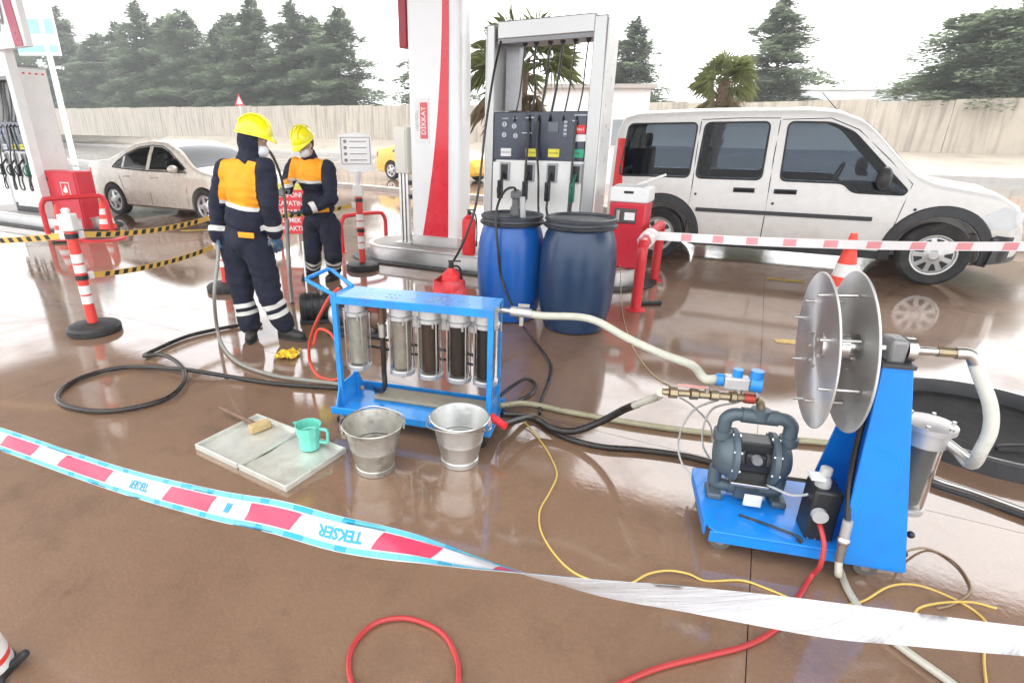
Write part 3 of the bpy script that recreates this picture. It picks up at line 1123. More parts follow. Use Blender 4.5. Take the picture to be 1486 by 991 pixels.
part('roof_antenna', MB().cyl((2.55, 0, 1.82), (2.35, 0, 2.02), .006, .004, 6), black_plastic, van)
for xw in (xr, xf_):
    part('axle', MB().cyl((xw, -.74, .335), (xw, .74, .335), .05, .05, 10), black_rubber, van)
van.scale = (1, 1, 1.04)

# ---- saloon cars (beige one parked, yellow taxi on the road)
SAL = Car(top=[(0, .72), (.05, .98), (.12, 1.06), (.75, 1.1), (.95, 1.18), (1.55, 1.42), (2.0, 1.475), (2.45, 1.45), (2.8, 1.33), (3.45, .99), (3.6, .94), (4.1, .86), (4.4, .74), (4.52, .55)],
          bot=[(0, .36), (.2, .24), (.7, .2), (4.1, .2), (4.4, .24), (4.52, .34)],
          wid=[(0, .70), (.1, .82), (.5, .88), (3.8, .89), (4.2, .82), (4.42, .65), (4.52, .5)],
          tum=[(.15, .94), (.3, .98), (.55, 1.0), (.8, .99), (.95, .96), (1.15, .86), (1.4, .72), (1.5, .66)], r=.075, crown=.03)
SWIN = [shrink(w_, .96, .95) for w_ in ([(1.02, .985), (1.1, 1.07), (1.28, 1.16), (1.28, .965)], [(1.33, .96), (1.33, 1.2), (1.7, 1.335), (2.05, 1.375), (2.05, .94)], [(2.13, .94), (2.13, 1.375), (2.4, 1.36), (2.62, 1.29), (3.15, 1.0), (3.2, .94)])]
def saloon(name, label, paint, loc, yaw, group=None, glass=clear_glass):
    o = thing(name, label, 'car', loc, yaw, group)
    sbm = SAL.body([(.92, .32), (3.62, .32)], .36, SWIN, [(1.12, .6), (1.15, .98), (1.6, 1.31), (2.4, 1.32), (2.75, 1.18), (3.1, .93), (3.1, .6)], .56)
    sbm.materials.append(paint)
    sbm.materials.append(cabin_dark)
    put('body', sbm, None, o)
    for sx_ in (1.5, 2.45):
        for sy_ in (-.3, .3):
            st_ = part('seat', MB().box((sx_ - .2, sy_, .85), (.12, .42, .46)), cabin_dark, o, bevel=.03)
            part('headrest', MB().box((sx_ - .24, sy_, 1.16), (.08, .24, .13)), cabin_dark, st_, bevel=.03)
    for sd in (-1, 1):
        part('window', SAL.panel([(1.02, .985), (1.1, 1.07), (1.28, 1.16), (1.28, .965)], .004, sd, 6, 4), glass, o)
        part('window', SAL.panel([(1.33, .96), (1.33, 1.2), (1.7, 1.335), (2.05, 1.375), (2.05, .94)], .004, sd, 8, 4), glass, o)
        part('window', SAL.panel([(2.13, .94), (2.13, 1.375), (2.4, 1.36), (2.62, 1.29), (3.15, 1.0), (3.2, .94)], .004, sd, 10, 4), glass, o)
        part('door_gap', SAL.strip([(2.09, 1.38), (2.09, .9), (2.1, .5), (2.08, .26)], .006, -.001, sd), black_plastic, o)
        part('door_gap', SAL.strip([(1.22, 1.1), (1.2, .8), (1.28, .6), (1.32, .3)], .006, -.001, sd), black_plastic, o)
        part('door_gap', SAL.strip([(3.2, .9), (3.18, .6), (3.16, .3)], .006, -.001, sd), black_plastic, o)
        part('window_trim', SAL.strip([(1.0, .97), (1.3, .95), (2.1, .925), (3.22, .925)], .014, .002, sd), trim_black, o)
        part('window_trim', SAL.strip([(1.0, .98), (1.12, 1.09), (1.35, 1.22), (1.7, 1.35), (2.1, 1.392), (2.42, 1.375), (2.65, 1.29), (3.2, .98)], .011, .002, sd), trim_black, o)
        for hx in (1.33, 2.2):
            part('door_handle', SAL.strip([(hx, .8), (hx + .05, .81), (hx + .15, .81), (hx + .19, .8)], .014, .012, sd), paint, o)
        part('mirror', MB().ball((2.98, sd * (SAL.hw(3, .95) + .1), .98), (.075, .11, .075)), paint, o)
        for xw in (.92, 3.62):
            wheel(o, xw, sd * .79, .315, .2, 5, .215, sd)
        part('tail_light', SAL.panel([(.03, .75), (.04, .95), (.22, .93), (.2, .78)], .004, sd, 4, 3), red_plastic, o)
        part('headlight', SAL.panel([(4.02, .62), (4.08, .76), (4.32, .7), (4.38, .6), (4.2, .56)], .004, sd, 6, 3), pm('headlight', (.6, .62, .63), .08), o)
    part('windscreen', SAL.toppatch(2.72, 3.42, .9, .98, .005), dark_glass, o)
    part('rear_window', SAL.toppatch(.98, 1.55, .95, .88, .005), dark_glass, o)
    for xw in (.92, 3.62):
        part('axle', MB().cyl((xw, -.74, .315), (xw, .74, .315), .05, .05, 10), black_rubber, o)
    return o
beige = pm('beige_car_paint', (.60, .55, .47), .28, .1, var=.015, coat=.5)
add_low_dirt(beige, .0, .5, (.48, .41, .33), .22)
a, b = g(178, 311), g(302, 326)
sy = math.atan2(b.y - a.y, b.x - a.x)
sy = R(-27)
org = a - V((math.cos(sy), math.sin(sy), 0)) * .92 - V((math.sin(sy), -math.cos(sy), 0)) * .79
saloon('parked_saloon', 'beige saloon car with muddy sides parked beyond the barrier belts', beige, org, sy)
taxi_paint = pm('taxi_yellow', (.72, .44, .05), .3, var=.05, coat=.4)
p = g(560, 259)
ty = math.atan2(rd.y, rd.x)
tx = saloon('taxi', 'yellow taxi on the road behind the white pillar', taxi_paint, p + V((.1, .9, 0)), ty)

# ================================================================== STATION FURNITURE
# ---- pump island: stainless kerb, concrete top
PC = g(632, 358, .2) + E2 * .16                     # pillar centre on the island line
PC.z = 0
def isl(e1, e2=0.0, z=.2):
    return PC + E1 * e1 + E2 * e2 + V((0, 0, z))
def stadium(x0, x1, hw, n=14):
    pts = []
    for i in range(n + 1):
        a = -math.pi / 2 + math.pi * i / n
        pts.append((x1 + hw * math.cos(a), hw * math.sin(a)))
    for i in range(n + 1):
        a = math.pi / 2 + math.pi * i / n
        pts.append((x0 + hw * math.cos(a), hw * math.sin(a)))
    return pts
def island(label, loc, x0, x1, hw):
    o = thing('pump_island', label, 'kerb island', loc, YAW)
    part('edging', MB().prism(stadium(x0, x1, hw), 0, .185), brushed, o, bevel=.008)
    part('lip', MB().prism(stadium(x0, x1, hw + .012), .185, .205), brushed, o, bevel=.006)
    part('top', MB().prism(stadium(x0, x1, hw - .05), .2, .209), pm('island_concrete', (.33, .31, .29), .6, var=.2, vs=5, bump=.3, bs=40), o)
    part('foot_shade_wet', MB().prism(stadium(x0 - .1, x1 + .02, hw + .16), .0, .018), black_rubber, o)  # dark sheet painted for the shadow and wet ground round the island foot
    return o
island('steel-edged concrete island under the white pillar and fuel pump', PC, -.62, (g(922, 392, .2) - PC).dot(E1) - .45, .47)
IZ = .209

# ---- canopy pillar, white with a red swoosh
pil = thing('canopy_pillar', 'white canopy pillar with a tapering red stripe on a steel plinth', 'pillar', isl(0, 0, IZ), YAW)
PWd, PDp = .74, .34
def rrect(w, d, r, n=6):
    pts = []
    for cx, cy, a0 in ((w / 2 - r, -d / 2 + r, -90), (w / 2 - r, d / 2 - r, 0), (-w / 2 + r, d / 2 - r, 90), (-w / 2 + r, -d / 2 + r, 180)):
        for i in range(n + 1):
            a = R(a0 + 90 * i / n)
            pts.append((cx + r * math.cos(a), cy + r * math.sin(a)))
    return pts
gloss_white = pm('gloss_white_panel', (.8, .8, .8), .2, var=.02, coat=.4)
part('shaft', MB().prism(rrect(PWd, PDp, .07), .1, 5.0), gloss_white, pil)
part('plinth', MB().prism(rrect(PWd + .05, PDp + .05, .09), 0, .13), brushed, pil, bevel=.005)
sw = MB()
N = 24
for i in range(N + 1):
    t = i / N
    z = .135 + t * 4.8
    xr_ = .20 + .03 * min(1, t * 2)
    xl = xr_ - (.085 + .30 * (1 - min(1, t / .62)) ** 2.1)
    sw.v += [V((xl, -PDp / 2 - .006, z)), V((xr_, -PDp / 2 - .006, z)), V((xr_, -PDp / 2 + .01, z)), V((xl, -PDp / 2 + .01, z))]
for i in range(N):
    for k in range(4):
        k2 = (k + 1) % 4
        sw.f.append([i * 4 + k, i * 4 + k2, (i + 1) * 4 + k2, (i + 1) * 4 + k])
part('red_stripe', sw, pm('signal_red', (.70, .025, .045), .3, var=.03, coat=.3), pil)
# small red and white notice with its column of lettering
nx = -.16
no = part('notice', MB().box((nx, -PDp / 2 - .004, 1.56), (.21, .008, .52)), white_paint, pil)
part('notice_band', MB().box((nx + .03, -PDp / 2 - .011, 1.56), (.105, .006, .42)), pm('notice_red_print', (.66, .12, .14), .4), no)
for dx_, sz_, tx_, mm in ((.03, .088, 'DİKKAT', white_paint), (-.06, .034, 'YANICI MADDE', pm('grey_print', (.35, .33, .33), .5)), (-.085, .02, 'SİGARA İÇMEYİNİZ', pm('grey_print', (.35, .33, .33), .5))):
    tm = xf(text_mb(tx_, sz_, .0008, .001 if sz_ > .05 else 0), Matrix.Translation((nx + dx_, -PDp / 2 - (.0155 if sz_ > .05 else .0095), 1.56)) @ STAND @ Matrix.Rotation(math.pi / 2, 4, 'Z'))
    part('notice_lettering', tm, mm, no, smooth=0)
# dark red side sign up the pillar
ss = part('side_sign', MB().box((-PWd / 2 - .06, 0, 2.72), (.11, .3, .66)), pm('dark_red', (.33, .02, .03), .35, var=.08), pil, bevel=.01)

# ---- grey electrical box on its twin steel post
bx_o = thing('junction_box', 'grey-beige electrical box on a steel channel post beside the pillar', 'electrical box', isl(-.50, -.1, IZ), YAW)
ch = MB()
for sx in (-.055, .0, .055):
    ch.box((sx, 0, .5), (.035, .06, 1.0))
ch.box((0, .02, .5), (.14, .02, 1.0))
part('post', ch, brushed, bx_o, bevel=.003)
part('foot', MB().box((0, 0, .006), (.24, .18, .012)), brushed, bx_o)
part('cabinet', MB().prism(rrect(.19, .16, .03), .92, 1.5), cream_paint, bx_o, bevel=.012)
part('cabinet_door', MB().prism(rrect(.16, .012, .004), .96, 1.46, Matrix.Translation((0, -.086, 0))), cream_paint, bx_o, bevel=.003)
for z in (.62, .8):
    part('bracket', MB().box((.1, 0, z), (.03, .05, .06)), black_plastic, bx_o)

# ---- fuel pump (2 of them)
navy_panel = pm('navy_panel', (.022, .03, .055), .18, var=.1, coat=.3)
lcd = pm('lcd', (.10, .12, .14), .12, var=.05)
nozzle_black = pm('nozzle_black', (.015, .018, .022), .4)
nozzle_green = pm('nozzle_green', (.02, .14, .09), .4)
def pump_hose(a, b, sag, r=.013):
    m_ = a.lerp(b, .5) + V((0, -.05, -sag))
    return MB().tube(catmull([a, a.lerp(b, .25) + V((0, -.02, 0)), m_, b], 6), r, 7)
def nozzle(mb, x, y, z, s=1):
    mb.tube(catmull([(x, y + .05, z + .13), (x, y + .0, z + .1), (x, y - .07, z + .02)], 4), .017 * s, 8)     # spout up into the boot
    mb.box((x, y - .085, z - .06), (.055, .06, .2))
    mb.tube(catmull([(x, y - .13, z + .01), (x, y - .16, z - .06), (x, y - .13, z - .14), (x, y - .09, z - .16)], 4), .012, 6)
def fuel_pump(label, loc, stickers=True):
    W_, D_, H_ = 1.34, .46, 2.5
    o = thing('fuel_pump', label, 'fuel pump', loc, YAW)
    x0, x1 = -W_ / 2, W_ / 2
    fy = -D_ / 2
    silver = pm('pump_frame_silver', (.46, .46, .45), .34, .6, var=.06, vs=2)
    enamel = pm('pump_white', (.78, .78, .76), .3, var=.03, dirt=(.5, .47, .42), dirt_amt=.25)
    part('plinth', MB().box((0, 0, .05), (W_ - .06, D_ - .06, .1)), black_plastic, o)
    part('side_column', MB().box((x0 + .05, 0, 1.28), (.1, D_, 2.36)), silver, o, bevel=.012)
    part('side_column', MB().box((x1 - .07, 0, 1.28), (.14, D_, 2.36)), silver, o, bevel=.012)
    part('side_panel', MB().box((x1 + .008, 0, 1.28), (.016, D_ - .03, 2.30)), enamel, o, bevel=.004)
    part('side_panel', MB().box((x0 - .008, 0, 1.28), (.016, D_ - .03, 2.30)), enamel, o, bevel=.004)
    part('top_beam', MB().box((0.0, 0, 2.40), (W_ - .25, D_ - .02, .17)), silver, o, bevel=.012)
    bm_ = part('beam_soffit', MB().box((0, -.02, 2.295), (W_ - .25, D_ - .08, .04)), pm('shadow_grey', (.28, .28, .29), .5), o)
    part('inner_post', MB().box((x0 + .2, .12, 1.95), (.16, .12, .66)), pm('pump_grey', (.5, .5, .52), .4), o)
    part('cabinet', MB().box((0, .01, .6), (W_ - .25, D_ - .04, 1.0)), enamel, o, bevel=.01)
    fp = part('front_panel', MB().box((-.02, fy + .012, .62), (W_ - .26, .03, .9)), enamel, o, bevel=.005)
    dp = part('display_panel', MB().box((-.02, .0, 1.345), (W_ - .25, D_ - .02, .50)), navy_panel, o, bevel=.008)
    fy2 = fy + .01
    def face(name, x, z, w, h, mat, th=.008, par=dp):
        return part(name, MB().box((x, fy2 - th / 2 - .0005, z), (w, th, h)), mat, par, bevel=.0015)
    face('screen', .16, 1.44, .12, .10, lcd)
    face('screen', -.14, 1.45, .14, .10, pm('dim_lcd', (.05, .065, .09), .15))
    face('keypad', .30, 1.42, .045, .17, pm('keypad_grey', (.12, .13, .16), .4))
    for zz in (1.37, 1.41, 1.45, 1.49):
        part('key_row', MB().box((.30, fy2 - .0115, zz), (.036, .006, .018)), pm('key_print', (.5, .52, .56), .4), dp)
    for xx, zz, ww in ((-.42, 1.53, .07), (-.30, 1.53, .05), (-.12, 1.535, .1), (.47, 1.555, .16), (-.15, 1.38, .12), (.4, 1.5, .06)):
        part('print_line', MB().box((xx, fy2 - .003, zz), (ww, .004, .010)), pm('pale_print', (.5, .55, .62), .4), dp)
    for xx, zz in ((-.43, 1.47), (-.31, 1.45), (-.43, 1.36), (-.29, 1.35)):
        pic = part('pictogram', MB().prism([(.028 * math.cos(k * .524), .028 * math.sin(k * .524)) for k in range(12)], 0, .004, Matrix.Translation((xx, fy2, zz)) @ STAND), pm('pale_print', (.5, .55, .62), .4), dp)
        part('pictogram_bar', MB().box((xx, fy2 - .006, zz), (.008, .004, .04)), navy_panel, pic)
    fuels = [(-.40, (.75, .75, .74)), (-.09, (.70, .62, .06)), (.18, (.70, .62, .06)), (.46, (.03, .36, .2))]
    for i, (xx, c_) in enumerate(fuels):
        lb = face('grade_label', xx, 1.175, .13, .085, pm('grade_%d' % i, c_, .4))
        tm_ = xf(text_mb(('95', 'DIESEL', 'DIESEL', 'LPG')[i] if False else ('KURŞUNSUZ', 'MOTORİN', 'MOTORİN', 'EURO')[i], .022, .0005), Matrix.Translation((xx, fy2 - .0098, 1.175)) @ STAND)
        part('label_lettering', tm_, black_plastic, lb, smooth=0)
        # recessed boot, nozzle, hose
        bt = part('nozzle_boot', MB().box((xx, fy - .012, .97), (.125, .03, .20)), pm('boot_grey', (.35, .35, .36), .4), o, bevel=.006)
        part('boot_recess', MB().box((xx, fy - .0285, .965), (.085, .006, .165)), black_plastic, bt)
        nb = MB()
        nozzle(nb, xx, fy - .05, .84)
        part('nozzle', nb, nozzle_green if i == 3 else nozzle_black, o, bevel=.006)
    hx = [(-.44, -.47), (-.26, -.30), (-.13, -.12), (.03, -.01), (.17, .12), (.31, .27), (.45, .42)]
    for k, (a_, b_) in enumerate(hx):
        if k == 0 and stickers:
            continue
        rz_ = .009 if k in (1, 5, 6) else .014
        part('hose', MB().tube(catmull([(a_, -.1, 2.28), (a_ - .01, -.12, 2.05), (b_ + .02, -.15, 1.8), (b_, -.2, 1.585), (b_, fy - .02, 1.5)], 5), rz_, 7), hose_black, o)
        if k in (0, 2, 3, 6):
            zend = .72
            tx_ = [f[0] for f in fuels][{0: 0, 2: 1, 3: 2, 6: 3}[k]]
            part('hose', MB().tube(catmull([(b_, fy - .02, 1.5), (b_, fy - .035, 1.25), (b_ + (tx_ - b_) * .3, fy - .09, .95), (b_ + (tx_ - b_) * .6, fy - .15, .5), (tx_ + .03, fy - .14, .45), (tx_, fy - .13, .6), (tx_, fy - .1, .70)], 6), .013, 7), hose_black, o)
        part('hose_clip', MB().ball((a_, -.1, 2.27), .03, 10, 6), trim_black, o)
    if stickers:
        st_ = face('price_sticker', .47, 1.415, .10, .085, red_plastic, .006)
        tm_ = xf(text_mb('No:1', .04, .0005, .0008), Matrix.Translation((.47, fy2 - .0078, 1.415)) @ STAND)
        part('sticker_lettering', tm_, white_paint, st_, smooth=0)
        face('white_sticker', .47, 1.33, .14, .07, white_paint, .006)
    else:
        rd_ = part('round_badge', MB().prism([(.075 * math.cos(k * .314), .075 * math.sin(k * .314)) for k in range(20)], 0, .008, Matrix.Translation((.36, fy - .003, .5)) @ STAND), red_plastic, o)
        part('badge_center', MB().prism([(.035 * math.cos(k * .314), .035 * math.sin(k * .314)) for k in range(20)], .008, .012, Matrix.Translation((.36, fy - .003, .5)) @ STAND), white_paint, rd_)
        for k in range(4):
            part('vent_mark', MB().box((x1 + .02, -.15 + .1 * k, 2.36), (.004, .04, .025)), red_plastic, o)
    return o
pl, prr = at(704, 38, 6.75), at(884, 18, 6.14)
pc_ = (pl + prr) / 2
e1c = (pc_ - PC).dot(E1)
fuel_pump('silver-framed fuel pump with navy display panel behind the blue barrels', isl(e1c - .05, -.02, IZ)).scale = (1, 1, 1.03)
pr_c = g(74, 312, .2)
lp = pr_c - E1 * .57 + E2 * .23
island('steel-edged island under the farther fuel pump with the red badge', V((lp.x, lp.y, 0)), -1.6, 1.15, .45)
fuel_pump('farther fuel pump with white side panel and round red badge', V((lp.x, lp.y, IZ)), False)

# big red and white station sign hanging over the far pump
sg = at(38, 38, 9.6)
o = thing('station_sign', 'white sign board with a dark red stripe above the farther pump', 'sign', (sg.x - .5, sg.y + .2, IZ), YAW)
part('post', MB().box((-.3, .1, 2.4), (.14, .14, 4.8)), white_paint, o)
bd = part('board', MB().box((.05, 0, sg.z - IZ + .12), (1.15, .1, .82)), gloss_white, o, bevel=.01)
stp = MB().prism([(.26, -.40), (.5, -.40), (.42, .40), (.2, .40)], 0, .008, Matrix.Translation((.05, -.051, sg.z - IZ + .12)) @ STAND)
part('stripe', stp, pm('crimson', (.42, .015, .07), .3), bd)
part('squiggle', MB().tube(catmull([(-.02, -.062, sg.z - IZ - .05), (.05, -.062, sg.z - IZ + .12), (.13, -.062, sg.z - IZ + .05), (.17, -.062, sg.z - IZ + .32)], 6), .012, 6), pm('grey_print', (.35, .33, .33), .5), bd)

# ---- red and white forecourt service bins
def service_bin(label, loc, rz, handle, logo):
    o = thing('service_bin', label, 'bin', loc, rz)
    part('body', MB().box((0, 0, .36), (.36, .27, .72), taper=1.12), pm('bin_red', (.60, .03, .05), .35, var=.06, dirt=(.35, .06, .06), dirt_amt=.3), o, bevel=.02)
    part('head', MB().box((0, 0, .80), (.42, .32, .16)), white_paint, o, bevel=.02)
    part('slot', MB().box((.0, -.163, .83), (.1, .008, .025)), black_plastic, o)
    if handle:
        ds = part('dispenser', MB().box((-.02, -.152, .58), (.24, .03, .16)), pm('dark_recess', (.09, .075, .075), .4), o, bevel=.01)
        part('towel', MB().box((.035, -.17, .58), (.11, .012, .08)), white_paint, ds)
        part('roller', MB().cyl((-.09, -.17, .52), (-.09, -.17, .64), .02), steel, ds)
        part('squeegee_handle', MB().box((0, 0, 0), (.30, .05, .025), Matrix.Translation((.2, -.06, .96)) @ Matrix.Rotation(R(-22), 4, 'Y')), white_paint, o, bevel=.008)
        part('lid', MB().box((-.02, 0, .888), (.3, .2, .02)), pm('grey_lid', (.45, .45, .45), .4), o, bevel=.005)
    if logo:
        lg = part('badge', MB().box((.08, -.156, .52), (.13, .006, .15)), white_paint, o, bevel=.001)
        part('badge_ground', MB().box((.08, -.1605, .525), (.11, .004, .12)), red_plastic, lg)
        part('flame', MB().prism([(0, -.045), (.03, -.03), (.03, 0), (.01, .045), (-.005, .01), (-.028, -.005), (-.028, -.03)], 0, .004, Matrix.Translation((.08, -.163, .525)) @ STAND), white_paint, lg)
        part('badge_text', xf(text_mb('YANGIN', .035, .0005), Matrix.Translation((.08, -.1625, .42)) @ STAND), white_paint, lg, smooth=0)
    return o
bl = g(903, 392, .2)
be1, be2 = (bl - PC).dot(E1), (bl - PC).dot(E2)
service_bin('red service bin with white head, paper slot and squeegee handle', isl(be1 - .02, be2 + .2, IZ), YAW - R(2), True, False)
bl = g(93, 333, 0)
o = thing('fire_cabinet', 'wide red fire cabinet with a white flame badge near the farther pump', 'cabinet', V((bl.x, bl.y, 0)) + E2 * .25, YAW + R(10))
part('body', MB().box((0, 0, .5), (.86, .34, 1.0)), pm('bin_red', (.60, .03, .05), .35, var=.06), o, bevel=.02)
dr = part('door', MB().box((0, -.176, .5), (.80, .02, .93)), pm('bin_red', (.60, .03, .05), .35, var=.06), o, bevel=.006)
part('handle', MB().box((-.3, -.19, .55), (.03, .02, .12)), black_plastic, dr, bevel=.004)
part('vent', MB().box((-.28, -.188, .86), (.14, .008, .07)), pm('dark_vent', (.12, .02, .02), .5), dr)
lg = part('badge', MB().box((.16, -.188, .70), (.2, .006, .24)), white_paint, o, bevel=.001)
part('badge_ground', MB().box((.16, -.1925, .705), (.17, .004, .2)), red_plastic, lg)
part('flame', MB().prism([(0, -.07), (.05, -.05), (.05, 0), (.015, .075), (-.01, .02), (-.045, -.005), (-.045, -.05)], 0, .004, Matrix.Translation((.16, -.195, .705)) @ STAND), white_paint, lg)
part('badge_text', xf(text_mb('YANGIN', .06, .0005), Matrix.Translation((.16, -.1895, .545)) @ STAND), white_paint, lg, smooth=0)

# ---- guard rails
def hoop(label, a, b, h, r, group=None, extra=True):
    a, b = V(a), V(b)
    d = (b - a).normalized()
    o = thing('guard_rail', label, 'guard rail', (a + b) / 2)
    c = (a + b) / 2
    A, B = a - c, b - c
    k = .13
    pts = [A, A + V((0, 0, h * .5)), A + V((0, 0, h - k)), A + d * k * .3 + V((0, 0, h - k * .3)), A + d * k + V((0, 0, h)),
           B - d * k + V((0, 0, h)), B - d * k * .3 + V((0, 0, h - k * .3)), B + V((0, 0, h - k)), B + V((0, 0, h * .5)), B]
    part('tube', MB().tube(catmull(pts, 5), r, 14), red_paint, o)
    for q in (A, B):
        part('flange', MB().lathe([(r * 1.9, 0), (r * 1.9, .012), (r * 1.02, .014)], 20, Matrix.Translation(q)), red_paint, o)
    return o
ga, gb = g(922, 449), g(949, 406)
hoop('thick red steel hoop guard beside the service bin and van', ga, gb, .66, .05)
# its strap, hook and tape wound round the top
gt = (ga + gb) / 2
o = thing('tape_knot', 'white and red barrier tape wound round the red hoop guard', 'barrier tape', (ga.x, ga.y, .60))
d = (gb - ga).normalized()
kn_ = MB()
rk = random.Random(2)
for k in range(9):
    c = d * (.12 + .045 * k) + V((0, 0, .06))
    pts = []
    for i in range(13):
        a_ = 2 * math.pi * i / 12
        sd_ = V((-d.y, d.x, 0))
        rr = .056 + rk.uniform(0, .012)
        pts.append(c + sd_ * rr * math.cos(a_) + V((0, 0, rr * math.sin(a_))) + d * (rk.uniform(-.02, .02)))
    kn_.tube(pts, .014, 5)
part('winding', kn_, pm('tape_white', (.8, .78, .78), .3, var=.05, dirt=(.7, .2, .22), dirt_amt=.8, ds=14), o)
o = thing('pipe_stub', 'short black pipe lying beside the foot of the red hoop', 'pipe', g(940, 443))
part('pipe', MB().cyl((-.1, 0, .025), (.12, .02, .025), .022), black_rubber, o)
part('cap', MB().cyl((.118, .02, .025), (.135, .022, .025), .027), black_plastic, o)

gr0, gr1 = g(498, 366), g(561, 357)
hoop('red hoop guard between the info sign and the pillar', gr0, gr1, .52, .03)
gl0, gl1 = g(72, 345), g(163, 336)
hoop('red hoop guard in front of the red fire-point bin', gl0, gl1, .62, .04)

# ---- blue plastic drums
def barrel(label, loc, col, lidcol):
    o = thing('plastic_barrel', label, 'barrel', loc)
    mt = pm('barrel_%d' % int(col[2] * 1000), col, .33, var=.08, vs=3, coat=.15, dirt=tuple(k * .6 + .02 for k in col), dirt_amt=.4, ds=6)
    prof = [(.20, 0), (.235, .012), (.25, .05), (.272, .16), (.280, .2), (.283, .205), (.283, .225), (.287, .24), (.297, .42), (.298, .5), (.294, .62), (.282, .74), (.262, .82), (.245, .86), (.24, .875)]
    part('drum', MB().lathe(prof, 48), mt, o)
    lm = pm('lid_dark', lidcol, .4, var=.1, dirt=(.2, .2, .2), dirt_amt=.2)
    ld = part('lid', MB().lathe([(.247, .872), (.268, .876), (.27, .9), (.262, .912), (.262, .93), (.272, .935), (.272, .955), (.258, .96), (.25, .94), (.24, .934), (.001, .936)], 48, capt=False), lm, o)
    part('clamp_ring', MB().lathe([(.27, .880), (.278, .884), (.278, .904), (.27, .908)], 48, capb=False, capt=False), black_plastic, ld)
    return o
bb, bdk = g(742, 471) + V((0, .27, 0)), g(837, 489) + V((.02, .29, 0))
bA = barrel('royal blue plastic drum with a suction hose in its lid', bb, (.004, .085, .35), (.03, .035, .045))
bB = barrel('dark navy plastic drum with a shiny closed lid', bdk, (.012, .035, .085), (.03, .032, .036))
bA.scale = (1.03, 1.03, 1.0)
bB.scale = (1.1, 1.1, 1.02)
# dip pipe in the blue drum
o = thing('suction_fitting', 'hose elbow and clear pipe standing in the blue drum lid', 'pipe fitting', bb + V((.03, 0, .95)))
part('stub', MB().lathe([(.05, 0), (.05, .06), (.035, .08), (.035, .14), (.05, .15), (.05, .2), (.02, .22)], 16), pm('grey_fitting', (.12, .12, .12), .4), o)
part('clear_pipe', MB().cyl((.06, -.06, -.02), (.05, -.05, .16), .025), pm('clear_plastic', (.6, .6, .6), .15, trans=.4), o)

# ---- fire extinguishers
def extinguisher(label, loc, h=.46, r=.075):
    o = thing('fire_extinguisher', label, 'fire extinguisher', loc)
    part('cylinder', MB().lathe([(r * .9, 0), (r, .02), (r, h * .78), (r * .88, h * .88), (r * .45, h * .94), (r * .38, h * .97)], 28), red_plastic, o)
    vz = h * .97
    part('valve', MB().cyl((0, 0, vz - .01), (0, 0, vz + .05), .022), black_plastic, o)
    part('lever', MB().box((.03, 0, vz + .06), (.11, .018, .012)), black_plastic, o)
    part('hose', MB().tube(catmull([(0, -.01, vz + .02), (r * .9, -.02, vz), (r * 1.15, -.02, h * .6), (r * 1.1, -.02, h * .2)], 6), .009, 7), hose_black, o)
    return o
e = g(677, 372, .2)
extinguisher('red fire extinguisher standing on the island beside the pillar', V((e.x, e.y, IZ)) + V((.03, .1, 0)), .5, .085)
e = g(655, 472)
eb = V((e.x, e.y, 0))
extinguisher('red fire extinguisher in a torn plastic bag behind the filter trolley', eb, .55, .085)
rb = random.Random(9)
bagm = MB()
nr, ns = 9, 18
for j in range(nr):
    z = .12 + .32 * j / (nr - 1)
    for i in range(ns):
        a_ = 2 * math.pi * i / ns
        rr = .10 + .05 * (1 - j / (nr - 1)) + rb.uniform(-.012, .02) + .05 * max(0, math.cos(a_ - 3.4))
        bagm.v.append(V((rr * math.cos(a_), rr * math.sin(a_), z + rb.uniform(-.012, .012))))
for j in range(nr - 1):
    for i in range(ns):
        bagm.f.append([j * ns + i, j * ns + (i + 1) % ns, (j + 1) * ns + (i + 1) % ns, (j + 1) * ns + i])
bagm.v = [p + eb for p in bagm.v]
solo('red_plastic_bag', bagm, pm('red_bag', (.62, .05, .06), .3, var=.25, vs=12), 'crumpled red plastic bag round the standing fire extinguisher', 'bag', smooth=25)

# ---- barrier posts with red and white sleeves
post_red = pm('post_red', (.68, .06, .045), .4, var=.08)
post_white = pm('post_white', (.75, .72, .70), .4, var=.05, dirt=(.4, .35, .3), dirt_amt=.3)
def barrier_post(label, loc, h=.98, head=True, lean=0):
    o = thing('barrier_post', label, 'barrier post', loc)
    part('base', MB().lathe([(.20, 0), (.21, .01), (.21, .05), (.19, .07), (.08, .085), (.05, .09)], 36), black_rubber, o)
    zs = [.085, .26, .33, .345, .42, .53, .60, .615, .69, h - .12]
    cols = [post_red, post_white, post_red, post_white, post_red, post_white, post_red, post_white, post_red]
    for i in range(len(zs) - 1):
        rr = .042 if cols[i] is post_red else .0432
        part('sleeve_red' if cols[i] is post_red else 'sleeve_white', MB().cyl((0, 0, zs[i]), (0, 0, zs[i + 1] - .0005), rr, rr, 24), cols[i], o)
    for z in (.49, h - .16):
        part('collar', MB().cyl((0, 0, z - .02), (0, 0, z + .02), .05, .05, 24), black_plastic, o)
    if head:
        part('belt_head', MB().prism(rrect(.12, .10, .02), h - .12, h + .02), post_white, o, bevel=.012)
        part('cap', MB().lathe([(.03, h + .02), (.034, h + .05), (.02, h + .065)], 16), post_white, o)
    return o
pA, pB, pC = g(128, 486), g(325, 423), g(525, 392)
pA.y += .1
pB.y += .1
pC.y += .1
bpA = barrier_post('red and white belt post standing alone on its round black base', pA, 1.0)
barrier_post('belt post mostly hidden behind the worker with orange back', pB, .95)
barrier_post('belt post carrying the framed white information sign', pC, 1.02)
